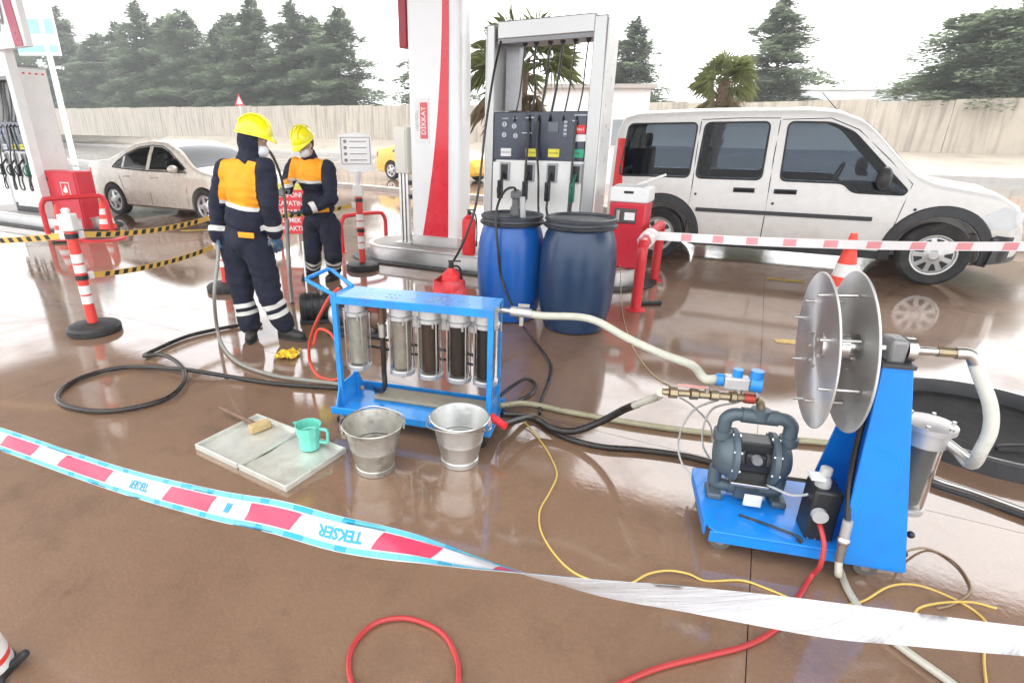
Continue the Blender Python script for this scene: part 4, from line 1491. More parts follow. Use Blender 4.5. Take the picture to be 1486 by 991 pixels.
def belt(label, a, b, w=.05, ends=.12):
    o = thing('barrier_belt', label, 'barrier belt', a)
    a, b = V((0, 0, 0)), V(b) - V(a)
    n = 22
    dx = (b - a)
    sg_ = lambda t: a.lerp(b, t) + V((0, 0, -.05 * 4 * t * (1 - t)))
    nn = V((-dx.y, dx.x, 0)).normalized() * .0012
    mb = MB()
    for i in range(n + 1):
        p = sg_(i / n)
        for s1, s2 in ((-1, -1), (-1, 1), (1, 1), (1, -1)):
            mb.v.append(p + nn * s1 + V((0, 0, w / 2 * s2)))
    for i in range(n):
        for k in range(4):
            mb.f.append([i * 4 + k, i * 4 + (k + 1) % 4, (i + 1) * 4 + (k + 1) % 4, (i + 1) * 4 + k])
    part('webbing', mb, pm('belt_yellow', (.62, .38, .08), .6, var=.08), o)
    k = 0
    Lb = dx.length
    step = .085
    s0 = ends
    while s0 + step * .5 < Lb - ends:
        q = []
        for side in (-1, 1):
            for f, zz in ((s0, -.4), (s0 + step * .5, -.4), (s0 + step * .72, .4), (s0 + step * .22, .4)):
                q.append(sg_(f / Lb) + nn * (side * 1.6) + V((0, 0, w * zz)))
        part('black_stripe', MB().add(q, [(0, 1, 2, 3), (7, 6, 5, 4), (0, 4, 5, 1), (1, 5, 6, 2), (2, 6, 7, 3), (3, 7, 4, 0)]), black_plastic, o, smooth=0)
        s0 += step
    for e_ in (0.0, 1.0):
        p = sg_(e_)
        part('clip', MB().box(p, (.05, .03, w + .012), rz=math.atan2(dx.y, dx.x)), post_white, o, bevel=.004)
    return o
def post_edge(p, q, z):
    d_ = (q - p)
    d_.z = 0
    d_ = d_.normalized() * .075
    return V((p.x + d_.x, p.y + d_.y, z))
belt('upper yellow and black belt between the lone post and the hidden one', post_edge(pA, pB, .84), post_edge(pB, pA, .80))
belt('lower yellow and black belt between the lone post and the hidden one', post_edge(pA, pB, .49), post_edge(pB, pA, .50))
pD = g(-120, 470)
belt('yellow and black belt running from the lone post away from the workers', post_edge(pA, pD, .84), V((pD.x, pD.y, .82)))
belt('yellow and black belt between the hidden post and the sign post', post_edge(pB, pC, .79), post_edge(pC, pB, .80))
barrier_post('belt post at the far end of the long belt from the lone post', V((pD.x, pD.y, 0)) + (pD - pA).normalized() * .07, .97)

# framed information sign on the third post
o = thing('information_sign', 'white framed notice board with four bulleted lines on a post', 'sign', (pC.x, pC.y - .0, 1.08), R(4))
part('stem', MB().cyl((0, 0, -.02), (0, 0, .12), .03, .045, 16), post_white, o)
bdp = [(-.10, .10), (.10, .10), (.19, .18), (.19, .53), (.0, .56), (-.19, .53), (-.19, .18)]
bd = part('board', MB().prism(bdp, -.01, .01, STAND), white_paint, o, bevel=.004)
fr = MB()
for a_, b_ in (((-.17, .2), (.17, .2)), ((.17, .2), (.17, .5)), ((.17, .5), (-.17, .5)), ((-.17, .5), (-.17, .2))):
    fr.cyl((a_[0], -.012, a_[1]), (b_[0], -.012, b_[1]), .004, .004, 6)
part('border', fr, pm('brown_print', (.25, .2, .18), .5), bd)
for k in range(4):
    z = .455 - .07 * k
    part('bullet', MB().prism([(.02 * math.cos(q * .524), .02 * math.sin(q * .524)) for q in range(12)], 0, .004, Matrix.Translation((-.12, -.0105, z)) @ STAND), pm('brown_print', (.25, .2, .18), .5), bd)
    part('text_line', MB().box((.03, -.012, z), (.2, .004, .009)), pm('brown_print', (.25, .2, .18), .5), bd)

# red safety notice on legs behind the workers
rp = g(417, 372)
o = thing('safety_notice', 'red board with white lettering and yellow header standing behind the workers', 'sign', (rp.x, rp.y + .4, 0), R(-6))
for sx in (-.2, .2):
    part('leg', MB().box((sx, .02, .3), (.03, .03, .6)), red_paint, o)
bd = part('board', MB().box((0, 0, .56), (.52, .02, .62)), pm('notice_red', (.68, .05, .06), .4, var=.05), o, bevel=.004)
part('header', MB().box((0, -.003, .915), (.52, .022, .085)), pm('header_yellow', (.70, .62, .12), .5, var=.2, vs=30), o, bevel=.004)
for k, s_ in enumerate(('TELEFONU', 'KAPATIN', 'SİGARA', 'İÇMEK', 'YASAKTIR')):
    part('lettering', xf(text_mb(s_, .095, .001, .0012), Matrix.Translation((0, -.0125, .80 - .118 * k)) @ STAND), white_paint, bd, smooth=0)

# ---- traffic cones
def cone(label, loc, h=.75, group=None, s=1.0):
    o = thing('traffic_cone', label, 'traffic cone', loc, R(20), group)
    part('base', MB().prism(rrect(.36 * s, .36 * s, .05 * s), 0, .035), black_rubber, o, bevel=.008)
    def rad(z): return (.135 * (1 - z / h) + .028) * s
    zs = [(.035, .2, 1), (.2, .34, 0), (.34, .46, 1), (.46, .62, 0), (.62, 1.0, 1)]
    orange = pm('cone_orange', (.78, .06, .035), .4, var=.06)
    for a_, b_, r_ in zs:
        za, zb = a_ * h, b_ * h
        if a_ == .035:
            za = .035
        prof = [(rad(za), za), (rad(zb), zb - .0005)]
        if b_ == 1.0:
            prof.append((rad(zb) * .6, zb + .006))
        part('sleeve_red' if r_ else 'sleeve_white', MB().lathe(prof, 28), orange if r_ else post_white, o)
    return o
cr = at(1240, 338, 5.2)
cone('red and white traffic cone behind the steel discs of the pump trolley', V((cr.x, cr.y, 0)), cr.z)
c1 = g(143, 338)
cone('small orange and white cone inside the farther red hoop guard', V((c1.x, c1.y + .3, 0)), .62, None, .9)
c2 = g(88, 352)
cone('small white cone with orange tip beside the red fire-point bin', V((c2.x, c2.y + .1, 0)), .58, None, .8)

# ring-shaped manhole by the far bin
o = thing('manhole', 'round manhole with a red painted rim near the farther bin', 'manhole', g(150, 346))
part('frame', MB().lathe([(.34, 0), (.34, .02), (.28, .03), (.26, .012)], 36, capt=False), red_paint, o)
part('lid', MB().lathe([(.255, 0.0), (.255, .016), (.001, .02)], 36, capt=False), pm('cast_iron', (.07, .065, .06), .5, .4, var=.3, bump=.5, bs=30), o)

# large manhole by the pump trolley
o = thing('manhole', 'large round black tank pit with raised wall beside the pump trolley', 'manhole', g(1425, 626))
part('frame', MB().lathe([(.575, 0), (.575, .085), (.565, .095), (.545, .095), (.54, .085), (.535, .0)], 56, capb=False, capt=False), pm('pit_wall', (.035, .035, .037), .6, var=.3, dirt=(.1, .09, .08), dirt_amt=.5), o)
part('lip', MB().lathe([(.566, .0955), (.57, .1), (.558, .103), (.553, .0955)], 56, capb=False, capt=False), galv, o)
part('lid', MB().lathe([(.533, .004), (.533, .008), (.44, .009), (.43, .006), (.001, .007)], 56, capt=False), pm('black_iron', (.02, .02, .021), .75, 0, spec=.15, var=.3, bump=.5, bs=25, dirt=(.09, .08, .07), dirt_amt=.4), o)
part('handle', MB().tube(catmull([(-.1, -.2, .006), (-.09, -.2, .03), (.09, -.2, .03), (.1, -.2, .006)], 4), .008, 6), black_rubber, o)

# painted yellow marks on the slabs
ym = pm('worn_yellow_paint', (.55, .36, .05), .5, var=.25, vs=20, dirt=(.25, .17, .1), dirt_amt=.9, ds=18)
def mark(a, b, w):
    a, b = g(*a), g(*b)
    d_ = (b - a).normalized()
    n_ = V((-d_.y, d_.x, 0)) * w
    mb = MB()
    k = 8
    r_ = random.Random(int(a.x * 100))
    for i in range(k + 1):
        p = a.lerp(b, i / k)
        mb.v += [V((p.x - n_.x, p.y - n_.y, .004)) - n_ * r_.uniform(-.3, .3), V((p.x + n_.x, p.y + n_.y, .004)) + n_ * r_.uniform(-.3, .3)]
    for i in range(k):
        mb.f.append([i * 2, i * 2 + 2, i * 2 + 3, i * 2 + 1])
    o_ = struct('painted_mark', mb, ym)
    return o_
mark((1125, 494), (1158, 497), .05)
mark((1112, 404), (1165, 409), .05)
mark((262, 335), (312, 333), .07)

# far red and white barrier tape from the hoop, past the van
def flat_tape(name, label, pts, w, blocks, group=None):
    pts = [V(p) for p in pts]
    o = thing(name, label, 'barrier tape', (pts[0].x, pts[0].y, pts[0].z))
    P = [p - pts[0] for p in catmull(pts, 10)]
    mb = MB()
    def nrm(i):
        d_ = P[min(i + 1, len(P) - 1)] - P[max(i - 1, 0)]
        return V((-d_.y, d_.x, 0)).normalized()
    for i, p in enumerate(P):
        n_ = nrm(i) * .0008
        tw = .25 * math.sin(i * .21)
        up = (V((0, 0, 1)) + nrm(i) * tw).normalized() * w / 2
        mb.v += [p - n_ - up, p - n_ + up, p + n_ + up, p + n_ - up]
    for i in range(len(P) - 1):
        for k in range(4):
            mb.f.append([i * 4 + k, i * 4 + (k + 1) % 4, (i + 1) * 4 + (k + 1) % 4, (i + 1) * 4 + k])
    part('film', mb, pm('tape_film', (.78, .76, .76), .35, var=.06), o)
    for i0, i1 in blocks(len(P)):
        q = MB()
        for i in range(i0, i1 + 1):
            p = P[i]
            n_ = nrm(i) * .0018
            tw = .25 * math.sin(i * .21)
            up = (V((0, 0, 1)) + nrm(i) * tw).normalized() * w / 2 * .8
            q.v += [p - n_ - up, p - n_ + up, p + n_ + up, p + n_ - up]
        m_ = i1 - i0
        for i in range(m_):
            for k in range(4):
                q.f.append([i * 4 + k, i * 4 + (k + 1) % 4, (i + 1) * 4 + (k + 1) % 4, (i + 1) * 4 + k])
        part('red_block', q, pm('faded_red_print', (.72, .30, .32), .4, var=.15), o)
    return o
t0 = ga.lerp(gb, .35) + V((0, 0, .66))
flat_tape('barrier_tape', 'white tape with faded red blocks stretched past the van from the red hoop', [t0, at(1100, 350, 5.35), at(1300, 356, 5.0), at(1520, 357, 4.7), at(1700, 352, 4.5)], .085,
          lambda n: [(i, i + 1) for i in range(3, n - 2, 3)])

# ================================================================== EQUIPMENT
# ---- blue five-filter trolley
cf, cr_ = g(480, 598, .09), g(712, 634, .09)
cyaw = math.atan2(cr_.y - cf.y, cr_.x - cf.x)
cm_ = (cf + cr_) / 2
Cx, Cy = V((math.cos(cyaw), math.sin(cyaw), 0)), V((-math.sin(cyaw), math.cos(cyaw), 0))
c0 = V((cm_.x, cm_.y, 0)) + Cy * .2
trol = thing('filter_trolley', 'bright blue steel trolley hanging five tall liquid filters', 'filter trolley', c0, cyaw)
def fc(x, y, z):          # trolley local -> world
    return c0 + Cx * x + Cy * y + V((0, 0, z))
hl = .485
base = MB()
base.prism([(-hl, -.20), (hl, -.20), (hl, .20), (-hl, .20)], .085, .097)
part('base_plate', base, blue_paint, trol, bevel=.003)
for yy in (-.195, .195):
    part('base_rail', MB().box((0, yy, .11), (2 * hl, .012, .04)), blue_paint, trol, bevel=.003)
ty0, ty1 = -.125, .105
part('top_plate', MB().box((0, (ty0 + ty1) / 2, .786), (.945, ty1 - ty0, .008)), blue_paint, trol, bevel=.002)
part('top_lip', MB().box((0, ty0 + .004, .765), (.945, .008, .04)), blue_paint, trol, bevel=.002)
part('top_lip', MB().box((0, ty1 - .004, .765), (.945, .008, .04)), blue_paint, trol, bevel=.002)
for sx in (-1, 1):
    for yy in (ty0 + .016, ty1 - .016):
        part('post', MB().box((sx * .455, yy, .44), (.03, .03, .69)), blue_paint, trol, bevel=.003)
    part('foot_gusset', MB().add([(sx * .455, -.19, .098), (sx * .455, .19, .098), (sx * .455, ty1, .24), (sx * .455, ty0, .24), (sx * .463, -.19, .098), (sx * .463, .19, .098), (sx * .463, ty1, .24), (sx * .463, ty0, .24)],
         [(0, 1, 2, 3), (7, 6, 5, 4), (0, 4, 5, 1), (1, 5, 6, 2), (2, 6, 7, 3), (3, 7, 4, 0)]), blue_paint, trol)
    for yy in (-.17, .17):
        w_ = part('castor', MB().cyl((sx * .42, yy - .015, .04), (sx * .42, yy + .015, .04), .04, .04, 20), black_rubber, trol)
        part('fork', MB().box((sx * .42, yy, .068), (.03, .045, .034)), steel, w_)
for sx in (-.16, -.13, -.1, .1, .13, .16, 0):
    for yy in (-.05, .0):
        part('bolt', MB().cyl((sx, yy, .79), (sx, yy, .7945), .007, .007, 6), steel, trol)
# push handle loop
hx0 = -.4725
hp = [(hx0 + .03, ty0 + .01, .79), (hx0 - .12, ty0 - .01, .865), (hx0 - .135, ty0 - .005, .873), (hx0 - .14, ty0 + .01, .876), (hx0 - .14, ty1 + .01, .876), (hx0 - .135, ty1 + .025, .873), (hx0 - .12, ty1 + .03, .865), (hx0 + .03, ty1 - .01, .79)]
part('push_handle', MB().tube(hp, .0115, 10), blue_paint, trol)
# filters
fx = [-.375, -.095, .08, .25, .405]
cart_cols = [(.36, .33, .29), (.30, .26, .22), (.055, .03, .02), (.03, .018, .014), (.025, .018, .016)]
bowl = pm('filter_bowl', (.93, .93, .90), .04, var=.0, trans=1.0, ior=1.12, rvar=0)
for i, (x_, c_) in enumerate(zip(fx, cart_cols)):
    yy = -.01
    T = Matrix.Translation((x_, yy, 0)) @ Matrix.Diagonal((1.14, 1.14, 1, 1))
    fh = part('filter_head', MB().lathe([(.058, .655), (.066, .66), (.066, .68), (.058, .685), (.056, .76), (.062, .765), (.062, .781)], 28, T), alu, trol, label='grey cast filter head')
    for k in range(6):
        a_ = k * 1.047
        part('head_bolt', MB().cyl((x_ + .081 * math.cos(a_), yy + .081 * math.sin(a_), .64), (x_ + .081 * math.cos(a_), yy + .081 * math.sin(a_), .684), .006, .006, 6), steel, fh)
    ct = part('cartridge', MB().lathe([(.001, .36), (.043, .36), (.043, .655), (.001, .655)], 24, T, capb=False, capt=False), pm('cartridge_%d' % i, c_, .45, var=.25, vs=30), trol)
    part('bowl', MB().lathe([(.058, .655), (.058, .34), (.052, .335), (.052, .655)], 28, T, capb=False, capt=False), bowl, trol)
    part('bowl_foot', MB().lathe([(.03, .318), (.062, .322), (.064, .345), (.058, .35)], 28, T), alu, trol)
    for a_ in (.8, 2.35, 3.93, 5.5):
        part('tie_rod', MB().cyl((x_ + .076 * math.cos(a_), yy + .076 * math.sin(a_), .325), (x_ + .076 * math.cos(a_), yy + .076 * math.sin(a_), .66), .004, .004, 6), steel, ct)
    part('drain_cock', MB().cyl((x_, yy, .29), (x_, yy, .32), .012, .009, 10), brass, trol)
for a_, b_ in zip(fx[1:], fx[2:]):
    m_ = (a_ + b_) / 2
    part('gauge_block', MB().box((m_, .01, .665), (.045, .05, .11)), alu, trol, bevel=.006)
    part('link_pipe', MB().cyl((a_ + .05, .02, .70), (b_ - .05, .02, .70), .018), steel, trol)
vb = part('valve_body', MB().box((-.265, 0, .70), (.07, .05, .05)), pm('rust_red', (.22, .05, .035), .5, var=.3, vs=20), trol, bevel=.008)
part('valve_stem', MB().cyl((-.22, 0, .60), (-.22, 0, .76), .02), pm('rust_brown', (.15, .09, .06), .5, .3, var=.3), vb)
part('hose_tail', MB().cyl((-.22, 0, .53), (-.22, 0, .61), .026), steel, vb)
part('link_pipe', MB().cyl((-.33, 0, .72), (-.17, 0, .72), .018), steel, trol)
for z in (.43, .49):
    part('cross_bar', MB().cyl((-.35, .07, z), (.44, .07, z - .05), .008), black_plastic, trol)
part('drip_tray', MB().box((.05, .09, .109), (.72, .15, .022)), pm('khaki_tray', (.30, .27, .2), .5, var=.25, vs=8), trol, bevel=.006)
part('cap_red', MB().cyl((.47, -.11, .165), (.56, -.17, .155), .024, .02, 14), red_plastic, trol, label='red rubber hose end')
# outlet pipe and coupling
ou = part('outlet_pipe', MB().cyl((.455, .03, .745), (.56, .03, .745), .016), steel, trol)
part('coupling', MB().cyl((.53, .03, .745), (.64, .03, .74), .027, .024, 16), alu, ou)
part('clamp_lever', MB().box((.59, .03, .70), (.02, .02, .06)), steel, ou)
part('clamp_lever', MB().box((.60, .03, .782), (.06, .016, .014)), steel, ou)

# ---- galvanised buckets
def bucket(label, loc, mt, rz, liquid, tilt):
    o = thing('metal_bucket', label, 'bucket', loc, rz)
    h = .265
    prof = [(.098, .0), (.102, .004), (.102, .03), (.098, .034), (.099, .04), (.120, .13), (.1225, .135), (.1225, .14), (.121, .145), (.148, h - .006), (.154, h - .004), (.157, h), (.154, h + .004), (.148, h + .003),
            (.1455, h - .006), (.118, .15), (.1155, .145), (.1185, .14), (.1185, .135), (.116, .13), (.1135, .125), (.097, .03), (.001, .03)]
    part('pail', MB().lathe(prof, 48, capt=False), mt, o, smooth=30)
    for sx in (-1, 1):
        part('ear', MB().box((sx * .155, 0, h - .02), (.012, .035, .05)), mt, o, bevel=.004)
    part('bail', MB().tube(catmull([(-.165, 0, h - .02), (-.15, tilt * .10, h - .015), (0, tilt * .178, h + .004), (.15, tilt * .10, h - .015), (.165, 0, h - .02)], 8), .004, 7), steel, o)
    if liquid:
        part('dirty_liquid', MB().lathe([(.108, .085), (.001, .0855)], 40, capb=False, capt=False), pm('oily_water', (.10, .075, .045), .06, var=.4, vs=14), o)
    return o
bucket('dirty galvanised bucket holding dark liquid', g(541, 694) + V((0, .10, 0)), galv_dirty, R(12), True, 1)
bucket('clean shiny galvanised bucket', g(667, 683) + V((0, .10, 0)), galv, R(-5), False, -1)

# ---- folded drip tray
tL, tF, tR, tB = g(283, 650, .02), g(418, 704, .02), g(498, 655, .02), g(375, 600, .02)
tc = (tL + tF + tR + tB) / 4
tc.z = 0
dx_ = ((tF - tL) + (tR - tB)).normalized()
tyaw = math.atan2(dx_.y, dx_.x)
TW = ((tF - tL).length + (tR - tB).length) / 2
TD = ((tB - tL).length + (tR - tF).length) / 2
o = thing('drip_tray', 'shallow square sheet-metal drip tray folded along its middle', 'tray', tc, tyaw)
tray_mat = pm('tray_metal', (.62, .62, .56), .33, .35, var=.12, vs=7, bump=.12, bs=14, dirt=(.36, .33, .25), dirt_amt=.5, ds=5)
for k, (xa, xb) in enumerate(((-TW / 2, -.008), (.008, TW / 2))):
    mb = MB()
    h_ = .034
    q = MB()
    nx_, ny_ = 8, 8
    for i in range(nx_ + 1):
        for j in range(ny_ + 1):
            fx_, fy_ = i / nx_, j / ny_
            z = .008 + .012 * math.sin(fx_ * 3.1) * (1 if k == 0 else .5) * fy_ + .004 * math.sin(i * 2.1 + j * 1.3)
            q.v.append(V((xa + (xb - xa) * fx_, -TD / 2 + TD * fy_, z)))
    for i in range(nx_):
        for j in range(ny_):
            a_ = i * (ny_ + 1) + j
            q.f.append([a_, a_ + ny_ + 1, a_ + ny_ + 2, a_ + 1])
    pn = part('pan', q, tray_mat, o, smooth=60)
    part('rim', MB().box(((xa + xb) / 2, -TD / 2, h_ / 2), (xb - xa, .012, h_)), tray_mat, pn, bevel=.003)
    part('rim', MB().box(((xa + xb) / 2, TD / 2, h_ / 2), (xb - xa, .012, h_)), tray_mat, pn, bevel=.003)
    xe = xa if k == 0 else xb
    part('rim', MB().box((xe, 0, h_ / 2), (.012, TD + .012, h_)), tray_mat, pn, bevel=.003)
part('fold_ridge', MB().tube([(0, -TD / 2, .018), (0, 0, .02), (0, TD / 2, .018)], .012, 8), tray_mat, o)

# mallet-like wooden scrubber lying on the tray
a_, b_ = g(320, 591, .06), g(366, 618, .055)
hd = g(377, 618, .045)
o = thing('wooden_mallet', 'wooden mallet with brown handle and pale block head on the tray', 'mallet', (hd.x, hd.y, .02))
oo = o.location
part('handle', MB().cyl(a_ - oo, hd - oo, .013, .012, 12), pm('dark_wood', (.17, .10, .065), .6, var=.3, vs=20), o)
dd = (hd - a_).normalized()
hy = math.atan2(dd.y, dd.x) + R(78)
part('head', MB().box((0, 0, .026), (.125, .05, .05), rz=hy), pm('pale_wood', (.50, .36, .17), .6, var=.25, vs=14, dirt=(.25, .17, .08), dirt_amt=.5, ds=20), o, bevel=.008)

# mint plastic jug
o = thing('measuring_jug', 'mint green plastic jug with square handle on the tray', 'jug', g(447, 655, .018) + V((0, .05, 0)), R(-12))
mint = pm('mint_plastic', (.16, .58, .46), .3, var=.04, coat=.2)
prof = [(.062, 0), (.066, .006), (.070, .10), (.079, .105), (.082, .165), (.085, .168), (.079, .168), (.075, .11), (.066, .1), (.062, .012), (.001, .012)]
part('body', MB().lathe(prof, 12, capt=False), mint, o, smooth=20)
part('handle', MB().tube([(.075, 0, .145), (.125, 0, .14), (.132, 0, .125), (.128, 0, .06), (.118, 0, .048), (.07, 0, .05)], .011, 8), mint, o)
o.scale = (.85, .85, .85)
part('spout', MB().add([(-.078, -.03, .165), (-.108, 0, .172), (-.078, .03, .165), (-.074, 0, .11)], [(0, 1, 3), (1, 2, 3)]), mint, o)

# ---- blue pump trolley with twin steel discs
tF_ = g(1027, 768, .13)
R_ = V((tF_.x, tF_.y, 0))
dyaw = R(-15)
Dx, Dy = V((math.cos(dyaw), math.sin(dyaw), 0)), V((-math.sin(dyaw), math.cos(dyaw), 0))
def dc(x, y, z):
    return R_ + Dx * x + Dy * y + V((0, 0, z))
dt = thing('pump_trolley', 'blue wheeled trolley with diaphragm pump and twin steel discs on a tower', 'pump trolley', R_, dyaw)
bright_blue = pm('bright_blue_paint', (.006, .22, .72), .34, var=.06, coat=.25, dirt=(.03, .10, .2), dirt_amt=.4, ds=6)
part('deck', MB().prism([(.03, .0), (.70, .0), (.70, .47), (.0, .47), (-.01, .43), (-.005, .06)], .115, .128), bright_blue, dt, bevel=.003)
part('deck_skirt', MB().box((.355, .004, .10), (.69, .008, .05)), bright_blue, dt, bevel=.002)
part('deck_skirt', MB().box((-.002, .24, .10), (.008, .40, .05)), bright_blue, dt, bevel=.002)
for wx, wy in ((.07, .07), (.07, .42), (.60, .06), (.6, .42)):
    w_ = part('castor', MB().cyl((wx, wy - .014, .042), (wx, wy + .014, .042), .042, .042, 24), pm('castor_grey', (.12, .11, .1), .5, var=.2), dt)
    part('hub', MB().cyl((wx, wy - .017, .042), (wx, wy + .017, .042), .018, .018, 14), steel, w_)
    part('fork', MB().box((wx + .012, wy, .09), (.04, .04, .045)), steel, w_)
# tower: front panel, left side, right side, back
def hexa(b4, t4):
    return MB().add([V(p) for p in b4 + t4], [(0, 3, 2, 1), (4, 5, 6, 7), (0, 1, 5, 4), (1, 2, 6, 5), (2, 3, 7, 6), (3, 0, 4, 7)])
bz, tz = .085, .905
FBL, FBR, FTL, FTR = (.475, -.006, bz), (.705, -.006, bz), (.435, -.006, tz), (.525, -.006, tz)
BBL, BBR, BTL, BTR = (.475, .42, bz), (.66, .42, bz), (.435, .10, tz), (.525, .10, tz)
def ins(p, dx, dy):
    return (p[0] + dx, p[1] + dy, p[2])
part('tower_front', hexa([FBL, FBR, ins(FBR, 0, .012), ins(FBL, 0, .012)], [FTL, FTR, ins(FTR, 0, .012), ins(FTL, 0, .012)]), bright_blue, dt, bevel=.003)
part('tower_side', hexa([ins(FBR, -.01, .012), ins(FBR, 0, .012), BBR, ins(BBR, -.01, 0)], [ins(FTR, -.01, .012), ins(FTR, 0, .012), BTR, ins(BTR, -.01, 0)]), bright_blue, dt)
part('tower_back', hexa([ins(BBL, 0, 0.001), ins(BBR, 0, 0.001), ins(BBR, 0, .01), ins(BBL, 0, .01)], [ins(BTL, 0, 0.001), ins(BTR, 0, 0.001), ins(BTR, 0, .01), ins(BTL, 0, .01)]), bright_blue, dt)
part('tower_cap', MB().box((.48, .05, tz + .006), (.10, .125, .014)), pm('dark_plate', (.06, .06, .065), .4, .3), dt, bevel=.002)
# bearing, shaft, discs
AZ = .955
brg = part('bearing', MB().box((.475, .05, AZ), (.055, .085, .085)), pm('cast_grey', (.22, .22, .22), .45, .5, var=.15), dt, bevel=.012)
part('bearing_cap', MB().cyl((.505, .05, AZ), (.53, .05, AZ), .042, .042, 24), steel, brg)
part('shaft', MB().cyl((.287, .083, AZ - .022), (.46, .05, AZ), .016), steel, dt)
part('shaft_hub', MB().cyl((.27, .086, AZ - .022), (.35, .07, AZ - .015), .045, .045, 24), steel, dt)
sp_ = part('outlet_pipe', MB().cyl((.525, .05, AZ), (.63, .045, AZ + .004), .0135), steel, dt)
part('union', MB().cyl((.60, .046, AZ + .003), (.655, .044, AZ + .004), .018, .016, 8), brass, sp_)
part('elbow', MB().tube(catmull([(.65, .044, AZ + .004), (.69, .042, AZ + .003), (.715, .04, AZ - .03)], 5), .02, 12), steel, sp_)
disc_steel = pm('spun_steel', (.64, .64, .63), .42, .92, var=.1, vs=4, aniso=.8)
nt = disc_steel.node_tree
tg = nt.nodes.new('ShaderNodeTangent')
tg.direction_type = 'RADIAL'
tg.axis = 'Z'
nt.links.new(tg.outputs[0], nt.nodes['Principled BSDF'].inputs['Tangent'])
for k, (x_, y_, z_) in enumerate(((.285, .165, .885), (.375, .12, .905))):
    do = put('disc', MB().lathe([(.001, -.004), (.288, -.004), (.291, -.002), (.291, .002), (.288, .004), (.001, .004)], 72, capb=False, capt=False).mesh('disc', 30), disc_steel, dt)
    do.location = (x_, y_, z_)
    ax_ = V((math.cos(R(-4)), math.sin(R(-4)), math.tan(R(4)))).normalized()
    do.rotation_euler = ax_.to_track_quat('Z', 'Y').to_euler()
    for q in range(8):
        an = q * math.pi / 4 + .25
        rr = .19 if q % 2 else .235
        if k == 0:
            part('stud', MB().cyl((rr * math.cos(an), rr * math.sin(an), -.035), (rr * math.cos(an), rr * math.sin(an), .085), .006, .006, 8), steel, do)
    for q in range(6):
        an = q * math.pi / 3
        part('hub_bolt', MB().cyl((.06 * math.cos(an), .06 * math.sin(an), -.012), (.06 * math.cos(an), .06 * math.sin(an), .0), .007, .007, 6), steel, do)
# clear filter canister on the tower's outer side
cx_, cy_ = .735, .20
can = part('canister_head', MB().lathe([(.062, .535), (.068, .54), (.068, .6), (.085, .605), (.085, .625), (.05, .635)], 30, Matrix.Translation((cx_, cy_, 0))), alu, dt)
for q in range(6):
    an = q * 1.047
    part('cap_bolt', MB().cyl((cx_ + .074 * math.cos(an), cy_ + .074 * math.sin(an), .62), (cx_ + .074 * math.cos(an), cy_ + .074 * math.sin(an), .638), .007, .007, 6), steel, can)
part('canister_bowl', MB().lathe([(.062, .535), (.062, .26), (.056, .255), (.056, .535)], 30, Matrix.Translation((cx_, cy_, 0)), capb=False, capt=False), bowl, dt)
part('canister_core', MB().lathe([(.001, .28), (.046, .28), (.046, .53), (.001, .53)], 24, Matrix.Translation((cx_, cy_, 0)), capb=False, capt=False), pm('core_grey', (.13, .13, .13), .4, var=.2), dt)
part('canister_foot', MB().lathe([(.03, .238), (.066, .242), (.068, .262), (.06, .266)], 30, Matrix.Translation((cx_, cy_, 0))), alu, dt)
part('bracket', MB().box((.66, .2, .58), (.11, .05, .03)), steel, dt)
part('inlet_tail', MB().cyl((cx_ + .05, cy_ - .03, .565), (cx_ + .12, cy_ - .06, .52), .02, .018, 14), steel, dt)
for z in (.22, .13):
    part('knob', MB().ball((.71, .05, z), .014, 10, 6), black_plastic, dt)
# air regulator block
rg = part('regulator_block', MB().box((.415, .11, .235), (.10, .12, .23)), black_plastic, dt, bevel=.01)
part('regulator_bowl', MB().cyl((.39, .045, .255), (.39, .02, .255), .028, .028, 20), pm('gauge_face', (.4, .4, .4), .3), rg)
part('regulator_body', MB().lathe([(.026, .345), (.028, .355), (.027, .38), (.02, .39), (.018, .40), (.022, .404), (.021, .43), (.015, .434)], 20, Matrix.Translation((.40, .10, 0))), pm('smoke_cap', (.42, .42, .41), .35), rg)
part('regulator_wing', MB().box((.365, .08, .40), (.05, .05, .012)), pm('pale_cap', (.66, .66, .64), .4), rg)
for q in range(4):
    part('screw', MB().cyl((.375 + .027 * q, .048, .135), (.375 + .027 * q, .044, .135), .004, .004, 6), steel, rg)
part('pressure_tube', MB().tube(catmull([(.45, .06, .78), (.455, .06, .6), (.46, .04, .42), (.46, .0, .33), (.462, -.02, .28)], 6), .011, 8), hose_black, dt)
bv = part('ball_valve', MB().cyl((.462, -.022, .29), (.464, -.026, .21), .017, .017, 12), alu, dt)
part('valve_ball', MB().ball((.464, -.026, .20), .024, 12, 8), steel, bv)
part('valve_tail', MB().cyl((.464, -.026, .19), (.466, -.03, .11), .019, .016, 12), steel, bv)
part('air_line', MB().tube(catmull([(.19, .24, .22), (.25, .20, .25), (.32, .14, .26), (.38, .11, .30)], 6), .006, 8), pm('clear_plastic', (.6, .6, .6), .15, trans=.4), dt)
part('cable_loop', MB().tube(catmull([(.14, .13, .135), (.2, .1, .14), (.3, .05, .145), (.345, .03, .14), (.345, .015, .125), (.33, .02, .14)], 6), .005, 6), hose_black, dt)

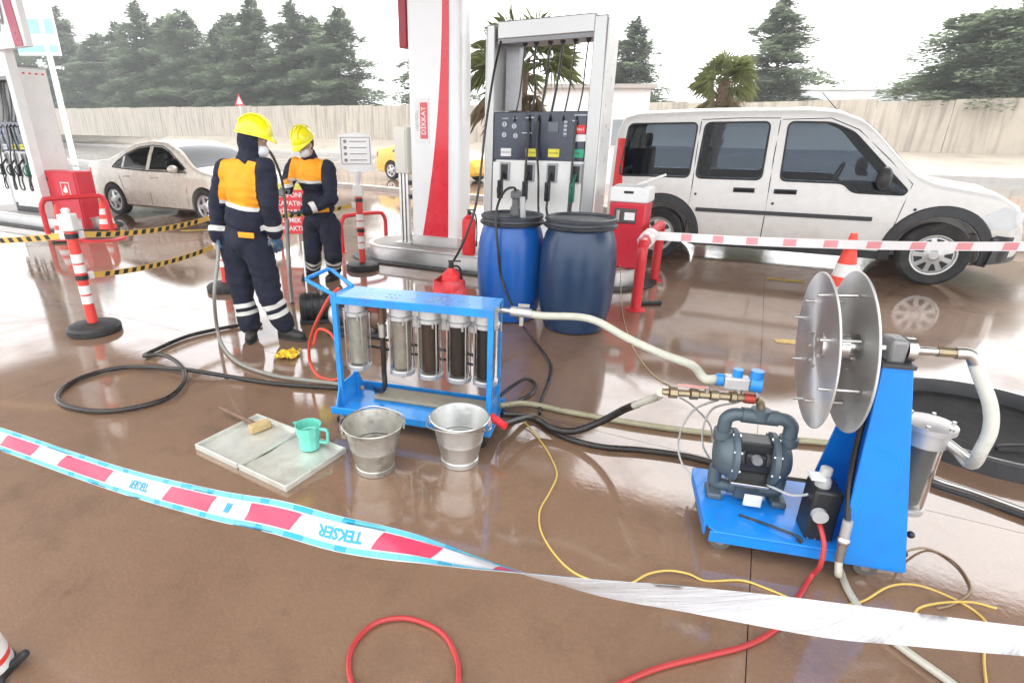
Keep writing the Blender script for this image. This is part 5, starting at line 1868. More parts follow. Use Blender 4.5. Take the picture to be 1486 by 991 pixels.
# double diaphragm pump on the deck
pump_grey = pm('pump_casing', (.085, .115, .135), .42, .15, var=.12, vs=6, bump=.15, bs=30)
px0, py0, pz0 = .185, .29, .13
pmp = part('pump_centre', MB().cyl((px0 - .07, py0, pz0 + .20), (px0 + .07, py0, pz0 + .20), .075, .075, 28).box((px0, py0 - .01, pz0 + .2), (.13, .09, .19)), pm('pump_black', (.018, .02, .022), .35), dt, bevel=.006, label='black centre block of the diaphragm pump')
for sx in (-1, 1):
    xx = px0 + sx * .075
    T = Matrix.Translation((xx, py0, pz0 + .20)) @ Matrix.Rotation(sx * math.pi / 2, 4, 'Y')
    ch_ = part('diaphragm_chamber', MB().lathe([(.108, -.012), (.115, -.008), (.115, .012), (.1, .02), (.09, .045), (.06, .07), (.001, .08)], 36, T, capt=False), pump_grey, dt)
    for q in range(8):
        an = q * math.pi / 4 + .2
        part('flange_bolt', MB().cyl((xx - sx * .016, py0 + .106 * math.cos(an), pz0 + .2 + .106 * math.sin(an)), (xx + sx * .018, py0 + .106 * math.cos(an), pz0 + .2 + .106 * math.sin(an)), .007, .007, 6), steel, ch_)
    xo = px0 + sx * .128
    part('manifold_leg', MB().tube(catmull([(xo, py0, pz0 + .27), (xo, py0, pz0 + .33), (xo - sx * .004, py0, pz0 + .37), (xo - sx * .03, py0, pz0 + .392), (px0 + sx * .06, py0, pz0 + .395)], 5), .028, 14), pump_grey, dt)
    part('manifold_collar', MB().cyl((xo, py0, pz0 + .28), (xo, py0, pz0 + .315), .038, .038, 18), pump_grey, dt)
    part('manifold_leg', MB().tube(catmull([(xo, py0, pz0 + .13), (xo, py0, pz0 + .07), (xo - sx * .01, py0, pz0 + .045), (px0 + sx * .05, py0, pz0 + .04)], 5), .028, 14), pump_grey, dt)
    part('foot', MB().box((xo, py0 - .02, pz0 + .012), (.06, .10, .03)), pump_grey, dt, bevel=.008)
part('top_manifold', MB().cyl((px0 - .07, py0, pz0 + .395), (px0 + .07, py0, pz0 + .395), .033, .033, 18).lathe([(.034, .38), (.038, .385), (.038, .43), (.03, .432)], 18, Matrix.Translation((px0, py0, pz0))), pump_grey, dt)
part('bottom_manifold', MB().cyl((px0 - .07, py0, pz0 + .04), (px0 + .07, py0, pz0 + .04), .033, .033, 18).box((px0, py0 - .03, pz0 + .04), (.09, .05, .05)), pump_grey, dt)
part('air_valve', MB().box((px0, py0 - .062, pz0 + .225), (.085, .04, .055)), black_plastic, dt, bevel=.01)
part('air_knob', MB().cyl((px0, py0 - .08, pz0 + .235), (px0, py0 - .10, pz0 + .235), .022, .02, 16), pm('knob_grey', (.2, .2, .21), .35), dt)
part('silver_plate', MB().box((px0 - .01, py0 - .075, pz0 + .115), (.15, .06, .014)), steel, dt, bevel=.003)
part('pale_tag', MB().box((px0 + .01, py0 - .11, pz0 + .05), (.07, .012, .055)), pm('pale_cap', (.66, .66, .64), .4), dt, bevel=.004)

# blue-capped sampler valve and brass ball-valve run above the pump
vz_ = pz0 + .43
rise = part('riser', MB().tube(catmull([(px0, py0, vz_), (px0 - .01, py0, vz_ + .03), (px0 - .03, py0 - .005, vz_ + .045)], 5), .017, 12), brass, dt)
part('red_union', MB().cyl((px0 - .075, py0 - .005, vz_ + .045), (px0 - .035, py0 - .005, vz_ + .045), .022, .022, 12), pm('red_union', (.4, .06, .04), .4, .4), rise)
part('clear_riser', MB().cyl((px0 - .02, py0, vz_ + .04), (px0 - .045, py0, vz_ + .13), .009), pm('clear_plastic', (.6, .6, .6), .15, trans=.4), dt)
bx0 = px0 - .075
run = [(0, -.03, .018, .021), (-.035, -.055, .025, .025), (-.06, -.1, .017, .017), (-.105, -.135, .026, .022), (-.14, -.18, .018, .018), (-.185, -.215, .024, .026), (-.22, -.265, .016, .016), (-.27, -.30, .026, .026), (-.305, -.33, .016, .014)]
for a_, b_, r0_, r1_ in run:
    part('brass_fitting', MB().cyl((bx0 + a_, py0 - .005 + a_ * .12, vz_ + .045 - a_ * .02), (bx0 + b_, py0 - .005 + b_ * .12, vz_ + .045 - b_ * .02), r0_, r1_, 8), brass, dt)
lv = part('lever', MB().box((bx0 - .21, py0 - .03, vz_ + .085), (.12, .018, .005)), pm('pink_lever', (.55, .25, .22), .5), dt, bevel=.002)
part('lever_stem', MB().cyl((bx0 - .15, py0 - .025, vz_ + .06), (bx0 - .15, py0 - .025, vz_ + .095), .009, .009, 10), steel, lv)
vcap = pm('valve_blue', (.015, .22, .60), .35, coat=.2)
sv = part('sampler_body', MB().box((px0 - .115, py0 + .0, vz_ + .11), (.10, .055, .055)), pm('sampler_grey', (.5, .5, .5), .4, .4), dt, bevel=.008)
part('sampler_cap', MB().cyl((px0 - .115, py0, vz_ + .138), (px0 - .115, py0, vz_ + .17), .02, .02, 18), vcap, sv)
part('sampler_cap', MB().cyl((px0 - .168, py0, vz_ + .115), (px0 - .195, py0, vz_ + .115), .026, .026, 18), vcap, sv)
part('sampler_cap', MB().cyl((px0 - .062, py0 - .01, vz_ + .115), (px0 - .02, py0 - .02, vz_ + .115), .032, .032, 18), vcap, sv)
part('sampler_cap', MB().cyl((px0 - .045, py0 - .01, vz_ + .13), (px0 - .045, py0 - .01, vz_ + .175), .025, .025, 18), vcap, sv)
part('sampler_drop', MB().cyl((px0 - .10, py0, vz_ + .05), (px0 - .10, py0, vz_ + .085), .014, .014, 12), steel, sv)

# ---- hoses, wires
def path(pts, n=8):
    return catmull([p if isinstance(p, Vector) else g(*p) for p in pts], n)
def hose(name, label, cat, mat, r, pts, group=None, n=8, sides=10):
    return solo(name, MB().tube(path(pts, n), r, sides), mat, label, cat, group, smooth=60)
r1 = .018
hose('black_hose', 'long black rubber hose lying in a big loop on the wet slabs', 'hose', hose_black, .016,
     [(380, 470, .02), (345, 472, .02), (277, 486, .02), (228, 506, .02), (209, 516, .03), (233, 514, .05), (256, 524, .05), (269, 543, .04), (258, 566, .03), (233, 581, r1), (184, 593, r1), (137, 596, r1), (95, 588, r1), (83, 575, r1), (95, 560, r1), (122, 546, r1), (168, 534, .02), (209, 532, .02), (270, 536, .045), (339, 547, .02), (400, 556, .018), (490, 562, .018), (528, 560, .02),
      fc(-.245, .02, .17), fc(-.222, .0, .32), fc(-.22, 0, .46), fc(-.22, 0, .535)])
hose('grey_hose', 'grey hose hanging from the worker hand to the filter trolley', 'hose', pm('hose_grey', (.25, .24, .21), .4, var=.2, dirt=(.12, .1, .08), dirt_amt=.4), .0145,
     [at(317, 352, 4.40), at(316, 380, 4.32), at(311, 430, 4.2), (316, 480, .06), (326, 506, .016), (350, 528, .016), (400, 545, .016), (450, 552, .02), (488, 556, .05), fc(-.42, .09, .13)])
hose('orange_hose', 'thin orange-red air hose looping from the trolley handle to the floor', 'hose', pm('hose_orange', (.66, .07, .04), .35, var=.1), .011,
     [fc(-.49, .02, .795), fc(-.56, .0, .72), g(452, 485, .35), g(449, 520, .12), g(460, 543, .03), g(480, 551, .03), g(492, 545, .06), g(493, 510, .16), g(480, 484, .22), g(462, 478, .22), g(455, 500, .15)])
clear_hose = pm('clear_braided_hose', (.60, .60, .50), .22, var=.1, vs=20, trans=.25, ior=1.2, coat=.3)
hose('clear_hose', 'thick clear reinforced hose arching from filter trolley to blue valve', 'hose', clear_hose, .020,
     [fc(.62, .03, .74), fc(.70, .03, .735), g(855, 462, .73), g(910, 490, .69), g(960, 513, .655), g(1005, 530, .645), dc(px0 - .24, py0 + .005, vz_ + .112), dc(px0 - .19, py0, vz_ + .115)])
hose('black_hose', 'thick black hose rising from the red end to the brass valves', 'hose', hose_black, .02,
     [fc(.54, -.16, .155), (772, 605, .09), (800, 620, .05), (832, 625, .06), (870, 612, .14), (905, 594, .26), g(925, 586, .36)])
hose('hose_coupling', 'short pale hose piece joining black hose to brass valves', 'hose coupling', clear_hose, .018,
     [g(920, 588, .345), g(935, 582, .40), g(955, 575, .48), dc(bx0 - .335, py0 - .05, vz_ + .05)])
hose('clear_hose', 'pale hose lying on the ground between the two trolleys', 'hose', pm('hose_khaki', (.34, .31, .2), .3, var=.2), .018,
     [fc(.46, .12, .12), (765, 585, .03), (830, 598, .02), (930, 615, .02), (1020, 627, .02), (1100, 634, .02), (1180, 640, .02), (1280, 650, .02)])
hose('black_hose', 'black hose on the ground running under the pump trolley', 'hose', hose_black, .017,
     [fc(.5, .02, .12), (770, 605, .02), (815, 632, .018), (870, 647, .018), (930, 652, .018), (990, 660, .018), (1040, 672, .018), (1110, 690, .018), (1180, 700, .018)])
hose('black_cable', 'black suction hose draped from the blue drum down to the floor', 'hose', hose_black, .011,
     [bb + V((.03, 0, 1.14)), bb + V((0, -.05, 1.19)), bb + V((-.09, -.13, 1.16)), bb + V((-.16, -.24, 1.0)), bb + V((-.14, -.30, .7)), bb + V((-.09, -.31, .4)), at(757, 470, 4.4), g(782, 503, .03), g(798, 528, .012), g(797, 550, .012), g(786, 580, .012), g(783, 600, .012)])
hose('black_cable', 'short black hose loop beside the filter trolley corner', 'hose', hose_black, .012,
     [fc(.47, .1, .2), g(760, 550, .05), g(776, 556, .02), g(772, 570, .015), g(750, 583, .02), fc(.49, .1, .10)])
hose('pump_hose', 'black fuel hose pulled down from the pump frame past the extinguisher', 'hose', hose_black, .013,
     [at(727, 60, 6.5), at(716, 110, 6.38), at(704, 190, 6.25), at(692, 290, 6.1), at(672, 352, 5.95), at(648, 395, 5.75), g(634, 425, .05), g(628, 440, .015), g(612, 452, .014)])
wire_y = pm('wire_yellow', (.62, .42, .10), .45, var=.15)
hose('yellow_wire', 'thin yellow earthing wire wandering from the filter trolley over the slabs', 'wire', wire_y, .0045,
     [fc(.52, -.15, .14), (757, 610, .03), (785, 640, .006), (802, 668, .006), (808, 690, .006), (797, 715, .006), (783, 742, .006), (787, 775, .006), (815, 815, .006), (850, 838, .006), (905, 848, .006), (940, 832, .02), (970, 827, .02), (1000, 832, .015), (1025, 842, .006), (1075, 841, .006), (1110, 852, .006), (1160, 872, .006), (1200, 880, .006), (1250, 872, .006), (1290, 850, .02), (1330, 848, .02), (1380, 866, .006), (1420, 890, .006), (1436, 915, .006), (1428, 950, .006), (1432, 1000, .006)], n=5, sides=6)
hose('yellow_wire', 'short yellow wire curling over itself near the tape', 'wire', wire_y, .0045,
     [(1325, 893, .008), (1335, 881, .008), (1365, 874, .012), (1410, 873, .012), (1446, 882, .008)], n=5, sides=6)
hose('brown_wire', 'thin brown wire hanging from the pump trolley to the floor', 'wire', pm('wire_brown', (.25, .17, .10), .5, var=.2), .0045,
     [dc(.70, .03, .14), g(1312, 800, .05), (1345, 795, .006), (1385, 815, .006), (1407, 845, .006), (1405, 862, .006), (1380, 877, .008), (1360, 882, .008)], n=5, sides=6)
hose('tan_wire', 'thin tan wire trailing from the island end across the forecourt', 'wire', pm('wire_tan', (.45, .36, .22), .5, var=.2), .004,
     [g(900, 385, .25), g(901, 415, .14), g(902, 440, .02), (907, 470, .005), (922, 510, .005), (950, 545, .005), (975, 560, .005)], n=5, sides=6)
hose('red_hose', 'red air hose running from the pump trolley under the tape and looping', 'hose', pm('hose_red', (.42, .035, .035), .35, var=.15, dirt=(.2, .04, .035), dirt_amt=.4), .0095,
     [dc(.40, .05, .215), dc(.40, .01, .205), dc(.405, -.03, .165), dc(.40, -.055, .09), g(1177, 836, .02), (1157, 868, .012), (1130, 908, .012), (1085, 935, .012), (1020, 952, .012), (950, 970, .012), (880, 1000, .012), (780, 1045, .012), (690, 1050, .012), (667, 1000, .012), (664, 960, .012), (645, 921, .014), (610, 901, .014), (575, 896, .014), (540, 906, .014), (513, 935, .012), (506, 970, .012), (520, 1010, .012), (560, 1060, .012)], n=6)
hose('grey_hose', 'translucent grey hose leaving the ball valve under the barrier tape', 'hose', pm('hose_smoke', (.40, .38, .31), .25, var=.15, coat=.3), .0135,
     [dc(.466, -.03, .115), dc(.47, -.05, .06), g(1218, 825, .02), (1232, 858, .016), (1262, 900, .016), (1310, 940, .016), (1380, 990, .016), (1440, 1040, .016)])
for k, lab in enumerate(('dark pipe on the wet ground beyond the manhole, upper of a pair', 'dark pipe on the wet ground beyond the manhole, lower of a pair')):
    o_ = 9 * k
    hose('ground_pipe', lab, 'pipe', black_rubber if k else steel, .014, [(1250, 640 + o_, .016), (1340, 688 + o_, .016), (1410, 712 + o_, .016), (1500, 745 + o_, .016), (1580, 780 + o_, .016)])
big_clear = pm('milky_hose', (.66, .66, .58), .3, var=.1, vs=15, coat=.2, trans=.15, ior=1.2)
hose('milky_hose', 'fat milky hose curving from the disc shaft to the canister', 'hose', big_clear, .021,
     [dc(.712, .04, AZ - .025), dc(.735, .035, AZ - .09), dc(.785, .03, AZ - .19), dc(.80, .03, AZ - .28), dc(.785, .06, AZ - .36), dc(.83, .09, AZ - .41), dc(cx_ + .13, cy_ - .065, .51), dc(cx_ + .10, cy_ - .05, .53)] if False else
     [dc(.712, .04, AZ - .025), dc(.745, .035, AZ - .085), dc(.79, .03, AZ - .17), dc(.815, .03, AZ - .26), dc(.82, .045, AZ - .35), dc(.845, .09, .54), dc(cx_ + .125, cy_ - .06, .505), dc(cx_ + .09, cy_ - .045, .54)])
tubec = pm('thin_clear_tube', (.62, .62, .60), .2, var=.05, trans=.35, ior=1.2)
for lab, pts in (('thin clear tube arching from the brass valves to the deck', [dc(bx0 - .1, py0 - .02, vz_ + .03), g(1010, 592, .47), g(992, 615, .36), g(984, 645, .22), g(990, 672, .13), g(1004, 690, .10)]),
                 ('second thin clear tube curling beside the diaphragm pump', [dc(bx0 - .02, py0 - .02, vz_ + .03), g(1035, 592, .47), g(1021, 618, .36), g(1020, 645, .26), g(1030, 665, .18)]),
                 ('loose clear tube lying on the wet ground beside the pump', [g(985, 575, .5), g(1005, 588, .4), g(1030, 615, .25), g(1035, 640, .12), g(1050, 655, .1)])):
    hose('clear_tube', lab, 'tube', tubec, .005, pts, n=6, sides=6)

# yellow rag by the boot
rg_ = random.Random(6)
mb = MB()
n_ = 14
rc = g(418, 517)
for i in range(n_):
    for j in range(n_):
        u, v = i / (n_ - 1) - .5, j / (n_ - 1) - .5
        z = .012 + .035 * abs(mnoise.noise(V((u * 7, v * 7, 3)))) * 2 * max(0, 1 - 2.2 * max(abs(u), abs(v)) ** 2) + .02 * max(0, math.sin(u * 21 + v * 8)) * rg_.uniform(.6, 1)
        mb.v.append(rc + V((u * .15 + .016 * math.sin(v * 14), v * .16 + .016 * math.sin(u * 16), z)))
for i in range(n_ - 1):
    for j in range(n_ - 1):
        mb.f.append([i * n_ + j, (i + 1) * n_ + j, (i + 1) * n_ + j + 1, i * n_ + j + 1])
solo('yellow_rag', mb, pm('rag_yellow', (.72, .47, .03), .8, var=.2, vs=20, bump=.3), 'crumpled yellow rag on the ground by the worker boot', 'rag', smooth=60)

# motor pump, open manhole and black tub behind the filter trolley
mp_ = g(505, 492)
o = thing('motor_pump', 'black horizontal motor pump with silver end cap behind the trolley', 'pump', mp_ + V((0, .15, 0)), R(-10))
part('motor', MB().cyl((-.12, 0, .17), (.22, 0, .17), .10, .10, 28), pm('motor_black', (.035, .035, .037), .45, .2, var=.2), o, bevel=.01)
part('end_cap', MB().lathe([(.1, 0), (.1, .02), (.07, .05), (.03, .065), (.001, .068)], 24, Matrix.Translation((-.12, 0, .17)) @ Matrix.Rotation(-math.pi / 2, 4, 'Y'), capt=False), alu, o)
for k in range(6):
    part('cooling_fin', MB().lathe([(.104, 0), (.112, .002), (.112, .008), (.104, .01)], 28, Matrix.Translation((.0 + .03 * k, 0, .17)) @ Matrix.Rotation(math.pi / 2, 4, 'Y'), capb=False, capt=False), black_plastic, o)
part('volute', MB().cyl((.22, 0, .17), (.30, 0, .17), .12, .12, 28), pm('rust_brown', (.15, .09, .06), .5, .3, var=.3), o, bevel=.015)
part('outlet', MB().cyl((.26, 0, .26), (.26, 0, .38), .035), steel, o)
part('skid', MB().box((.06, 0, .03), (.46, .24, .04)), black_plastic, o, bevel=.008)
part('terminal_box', MB().box((.06, 0, .295), (.12, .1, .07)), black_plastic, o, bevel=.008)
tb = g(452, 478)
o = thing('suction_unit', 'dark lying suction unit with ribbed body behind the worker boot', 'pump', tb + V((0, .25, 0)), R(14))
dk = pm('unit_dark', (.03, .031, .033), .5, .1, var=.3, dirt=(.09, .08, .07), dirt_amt=.4)
part('drum', MB().cyl((-.15, 0, .15), (.15, 0, .15), .12, .12, 28), dk, o, bevel=.02)
for k in range(4):
    part('rib', MB().lathe([(.121, 0), (.13, .004), (.13, .016), (.121, .02)], 28, Matrix.Translation((-.11 + .06 * k, 0, .15)) @ Matrix.Rotation(math.pi / 2, 4, 'Y'), capb=False, capt=False), dk, o)
part('skid', MB().box((0, 0, .02), (.32, .2, .03)), dk, o, bevel=.006)
part('port', MB().cyl((.05, -.02, .25), (.05, -.02, .33), .03), steel, o)

# ================================================================== WORKERS
navy = pm('navy_cloth', (.009, .011, .026), .85, var=.3, vs=9, bump=.35, bs=220)
orange = pm('orange_cloth', (.84, .33, .012), .75, var=.1, vs=9, bump=.25, bs=220)
silver_band = pm('reflective_band', (.62, .61, .57), .45, var=.08, vs=30)
skin_m = pm('skin', (.48, .30, .22), .5, var=.08)
helmet_m = pm('helmet_yellow', (.80, .72, .01), .3, var=.03, coat=.3)
mask_m = pm('mask_white', (.72, .74, .76), .8, var=.06, vs=20)
boot_m = pm('boot_leather', (.018, .017, .018), .5, var=.3, dirt=(.08, .06, .045), dirt_amt=.5, ds=12)

def remeshed(mb, vox, it=6):
    return evaluated(mb, [('REMESH', dict(mode='VOXEL', voxel_size=vox)), ('SMOOTH', dict(factor=.5, iterations=it))])

def folds(me, amp, sc, seed):
    nrm = [v.normal.copy() for v in me.vertices]
    for v, n_ in zip(me.vertices, nrm):
        p = v.co
        a_ = mnoise.noise(V((p.x * sc, p.y * sc, p.z * sc * .55 + seed)))
        b_ = mnoise.noise(V((p.x * sc * 2.3 + 7, p.y * sc * 2.3, p.z * sc * 1.6 + seed)))
        c_ = 1 - abs(mnoise.noise(V((p.x * sc * .8 + 3, p.y * sc * .8, p.z * sc * 1.9 + p.x * 6 + seed)))) * 2
        v.co = p + n_ * amp * (.9 * a_ + .5 * b_ + .6 * c_)
    me.update()
    me.shade_smooth()

def cut(me, planes, off, near=None):
    """copy of the part of a mesh on the positive side of every plane, pushed out a little"""
    bm = bmesh.new()
    bm.from_mesh(me)
    for co, no in planes:
        bmesh.ops.bisect_plane(bm, geom=bm.verts[:] + bm.edges[:] + bm.faces[:], plane_co=co, plane_no=no, clear_inner=True)
    if near:
        p0, p1, dist = near
        d = (p1 - p0)
        kill = []
        for f in bm.faces:
            c = f.calc_center_median()
            t = max(-.3, min(1.3, (c - p0).dot(d) / d.dot(d)))
            if (c - (p0 + d * t)).length > dist:
                kill.append(f)
        bmesh.ops.delete(bm, geom=kill, context='FACES')
    bm.normal_update()
    mv = [(v, v.normal.copy()) for v in bm.verts]
    for v, n_ in mv:
        v.co += n_ * off
    out = bpy.data.meshes.new('cut')
    bm.to_mesh(out)
    bm.free()
    out.shade_smooth()
    return out

def glove(wrist, d, palm_n, curl, spread=.16, right=True):
    """a hand: palm, four unequal bent fingers and a thumb from the side of the palm"""
    mb = MB()
    d = d.normalized()
    pn = (palm_n - d * palm_n.dot(d)).normalized()
    side = d.cross(pn).normalized() * (1 if right else -1)      # towards the thumb
    mb.limb(wrist - d * .03, .036, wrist + d * .02, .033)
    for k in (-1.5, -.5, .5, 1.5):
        mb.limb(wrist + d * .02 + side * (.006 * k), .02, wrist + d * .085 + side * (.019 * k), .0145)
    lens = [.052, .068, .075, .07]
    for k, L_ in zip((-1.5, -.5, .5, 1.5), lens):
        p = wrist + d * .085 + side * (.020 * k)
        dd = (d + side * (.06 * k)).normalized()
        ang = 0
        for j, fr in enumerate((.45, .32, .23)):
            ang += curl * (.6, 1.0, .7)[j]
            q = p + (dd * math.cos(ang) + pn * math.sin(ang)) * (L_ * fr * 1.25)
            mb.limb(p, .0115 - .001 * j, q, .0105 - .001 * j, 10)
            p = q
    t0_ = wrist + d * .03 + side * .03
    t1 = t0_ + (side * .8 + d * .7 + pn * .3).normalized() * .042
    t2 = t1 + (d * .9 + side * .15 + pn * .5 * curl).normalized() * .034
    mb.limb(t0_, .0165, t1, .0135, 10)
    mb.limb(t1, .0135, t2, .011, 10)
    return remeshed(mb, .006, 2)

def worker(label, J, face, hood, yoke_drop, seed, trims):
    root_w = V(((J['Lan'].x + J['Ran'].x) / 2, (J['Lan'].y + J['Ran'].y) / 2, 0))
    o = thing('person', label, 'person', root_w)
    J = {k: v - root_w for k, v in J.items()}
    nk, pv = J['neck'], J['pelvis']
    u = (nk - pv).normalized()
    sx = (J['Rsh'] - J['Lsh'])
    sx = (sx - u * sx.dot(u)).normalized()
    fw = u.cross(sx)
    rot = Matrix((sx, fw, u)).transposed().to_4x4()
    f = face.normalized()
    hs = f.cross(V((0, 0, 1))).normalized()          # head's right
    hu = hs.cross(f).normalized()
    hrot = Matrix((hs, f, hu)).transposed().to_4x4()
    hd_ = J['head']
    def H(x, y, z):
        return hd_ + hs * x + f * y + hu * z
    # body: one continuous skin mesh (head, neck, trunk, limbs)
    b = MB()
    b.ball(hd_ + hu * .02, (.073, .092, .108), 20, 14, rot=hrot)
    b.ball(H(0, .025, -.05), (.055, .062, .065), 16, 10, rot=hrot)
    b.limb(H(0, .088, -.005), .011, H(0, .105, -.035), .016, 10)          # nose
    b.limb(H(-.03, .088, -.075), .008, H(.03, .088, -.075), .008, 8)      # lips
    for s_ in (-1, 1):
        b.ball(H(s_ * .074, -.005, -.01), (.01, .022, .032), 10, 8, rot=hrot)
    b.limb(hd_ - hu * .07, .055, nk - u * .05, .06)
    b.ball(nk - u * .22, (.15, .095, .18), 16, 10, rot=rot)
    b.ball(pv + u * .1, (.14, .09, .2), 16, 10, rot=rot)
    for s_ in 'LR':
        b.limb(J[s_ + 'sh'], .05, J[s_ + 'el'], .04)
        b.limb(J[s_ + 'el'], .04, J[s_ + 'wr'], .028)
        b.limb(J[s_ + 'hip'], .075, J[s_ + 'kn'], .05)
        b.limb(J[s_ + 'kn'], .05, J[s_ + 'an'], .035)
        b.limb(nk - u * .07, .06, J[s_ + 'sh'], .05)
        b.limb(pv, .1, J[s_ + 'hip'], .075)
    bo = put('body', remeshed(b, .010, 3), skin_m, o)
    bo.data.shade_smooth()
    for s_ in (-1, 1):
        ey = part('eye', MB().ball(H(s_ * .031, .083, .018), .011, 10, 8), pm('eye_white', (.6, .58, .55), .2), bo)
        part('brow', MB().limb(H(s_ * .016, .092, .04), .006, H(s_ * .048, .082, .042), .005, 8), pm('brow_hair', (.03, .02, .015), .7), bo)
    # coverall
    c = MB()
    c.ball(nk - u * .21, (.19, .135, .215), 20, 12, rot=rot)
    c.ball(pv + u * .20, (.186, .142, .2), 20, 12, rot=rot)
    c.ball(pv + u * .03, (.19, .145, .15), 20, 12, rot=rot)
    c.limb(J['Lsh'] - u * .01, .074, J['Rsh'] - u * .01, .074)
    c.limb(nk - u * .09, .10, nk - u * .02, .068)
    for s_ in 'LR':
        c.limb(J[s_ + 'sh'] - u * .01, .085, J[s_ + 'el'], .068)
        c.limb(J[s_ + 'el'], .068, J[s_ + 'wr'], .054)
        c.limb(J[s_ + 'hip'] + u * .02, .116, J[s_ + 'kn'], .092)
        c.limb(J[s_ + 'kn'], .092, J[s_ + 'an'].lerp(J[s_ + 'kn'], .12), .084)
        c.limb(pv, .12, J[s_ + 'hip'], .1)
    me = remeshed(c, .013, 5)
    folds(me, .015, 8, seed)
    cv = put('coverall', me, navy, o)
    yk_p = [(nk - u * yoke_drop, u), (nk - u * .012, -u), (J['Rsh'] - sx * .012, -sx), (J['Lsh'] + sx * .012, sx)]
    put('orange_yoke', cut(me, yk_p, .004), orange, cv)
    put('reflective_strip', cut(me, [(nk - u * (yoke_drop + .018), u), (nk - u * (yoke_drop - .012), -u), (J['Rsh'] - sx * .012, -sx), (J['Lsh'] + sx * .012, sx)], .007), silver_band, cv)
    for s_ in 'LR':
        a_, b_ = J[s_ + 'kn'], J[s_ + 'an']
        d = (b_ - a_).normalized()
        for k0, k1 in ((.20, .33), (.44, .57)):
            put('reflective_band', cut(me, [(a_.lerp(b_, k0), d), (a_.lerp(b_, k1), -d)], .004, (a_, b_, .15)), silver_band, cv)
        a_, b_ = J[s_ + 'el'], J[s_ + 'wr']
        d = (b_ - a_).normalized()
        put('reflective_band', cut(me, [(a_.lerp(b_, .66), d), (a_.lerp(b_, .84), -d)], .004, (a_, b_, .105)), silver_band, cv)
    for p, ry in trims:
        q = p - root_w
        part('pocket_flap', MB().box((0, 0, 0), (.15, .012, .042), Matrix.Translation(q) @ Matrix.Rotation(ry, 4, 'Z')), orange, cv, bevel=.004)
    # boots
    for s_ in 'LR':
        an, to = J[s_ + 'an'], J[s_ + 'toe']
        bt = MB()
        dd = V((to.x - an.x, to.y - an.y, 0)).normalized()
        bt.limb(an + V((0, 0, .10)), .058, V((an.x, an.y, .055)), .052)
        bt.limb(V((an.x, an.y, .05)) - dd * .04, .048, V((an.x, an.y, .05)) + dd * .05, .048)
        bt.limb(V((an.x, an.y, .048)) + dd * .05, .047, V((an.x, an.y, .04)) + dd * .15, .04)
        bme = remeshed(bt, .009, 3)
        for v in bme.vertices:
            if v.co.z < .006:
                v.co.z = .006
        bme.shade_smooth()
        bo_ = put('boot', bme, boot_m, o)
        sd_ = V((-dd.y, dd.x, 0))
        so = []
        for i in range(20):
            a_ = 2 * math.pi * i / 20
            so.append((an.x + dd.x * (.055 + .15 * math.cos(a_)) + sd_.x * .05 * math.sin(a_), an.y + dd.y * (.055 + .15 * math.cos(a_)) + sd_.y * .05 * math.sin(a_)))
        part('sole', MB().prism(so, .001, .024), black_rubber, bo_)
    # helmet
    hm = MB()
    N_, K = 32, 9
    for j in range(K + 1):
        t = j / K * math.pi / 2
        for i in range(N_):
            a_ = 2 * math.pi * i / N_
            rx, ry = .111, .136
            hm.v.append(H(rx * math.cos(t) * math.cos(a_), ry * math.cos(t) * math.sin(a_), .055 + .135 * math.sin(t)))
    for j in range(K):
        for i in range(N_):
            hm.f.append([j * N_ + i, j * N_ + (i + 1) % N_, (j + 1) * N_ + (i + 1) % N_, (j + 1) * N_ + i])
    he = part('helmet', hm, helmet_m, o, smooth=60)
    br = MB()
    for rr, zz in ((1.0, .062), (1.0, .05), (1.07, .046), (1.07, .052)):
        for i in range(N_):
            a_ = 2 * math.pi * i / N_
            ex = 1 + (.2 * max(0, math.sin(a_)) ** 3 if rr > 1 else 0)
            br.v.append(H(.111 * rr * math.cos(a_), .136 * rr * ex * math.sin(a_), zz - (.03 * max(0, math.sin(a_)) ** 3 if rr > 1 else 0)))
    for j in range(4):
        for i in range(N_):
            j2 = (j + 1) % 4
            br.f.append([j * N_ + i, j * N_ + (i + 1) % N_, j2 * N_ + (i + 1) % N_, j2 * N_ + i])
    part('brim', br, helmet_m, he, smooth=50)
    for k in (-.04, 0, .04):
        part('ridge', MB().tube([H(k, -.145 * math.cos(q) * .9, .058 + .137 * math.sin(q)) if q < 1.6 else H(k, .145 * -math.cos(q) * .9, .058 + .137 * math.sin(q)) for q in [.5 + 2.1 * i / 12 for i in range(13)]], .007, 6), helmet_m, he)
    # mask
    mk = MB()
    mk.ball(H(0, .058, -.055), (.062, .058, .055), 18, 12, rot=hrot)
    put('face_mask', cut(mk.mesh('mask'), [(H(0, .045, 0), f), (H(0, 0, -.018), -hu)], 0.001), mask_m, o)
    for s_ in (-1, 1):
        part('mask_loop', MB().tube(catmull([H(s_ * .058, .07, -.04), H(s_ * .08, .03, -.02), H(s_ * .08, -.01, .005)], 5), .003, 5), mask_m, o)
    if hood:
        hb = MB()
        hb.ball(hd_ + hu * .0 - f * .012, (.095, .108, .13), 22, 16, rot=hrot)
        hb.limb(hd_ - hu * .08 - f * .01, .088, nk - u * .05, .10)
        hme = remeshed(hb, .010, 4)
        folds(hme, .005, 16, seed + 3)
        put('hood', cut(hme, [(H(0, .052, 0), -(f * .95 + hu * .1))], 0), navy, o)
    else:
        hb = MB()
        hb.ball(hd_ + hu * .01 - f * .03, (.082, .085, .10), 18, 12, rot=hrot)
        part('hair', hb, pm('dark_hair', (.025, .018, .014), .7, var=.3), o)
        cb = MB()
        cb.limb(nk - u * .03, .09, nk + u * .025, .075)
        put('collar', remeshed(cb, .010, 3), navy, o).data.shade_smooth()
    return o, root_w

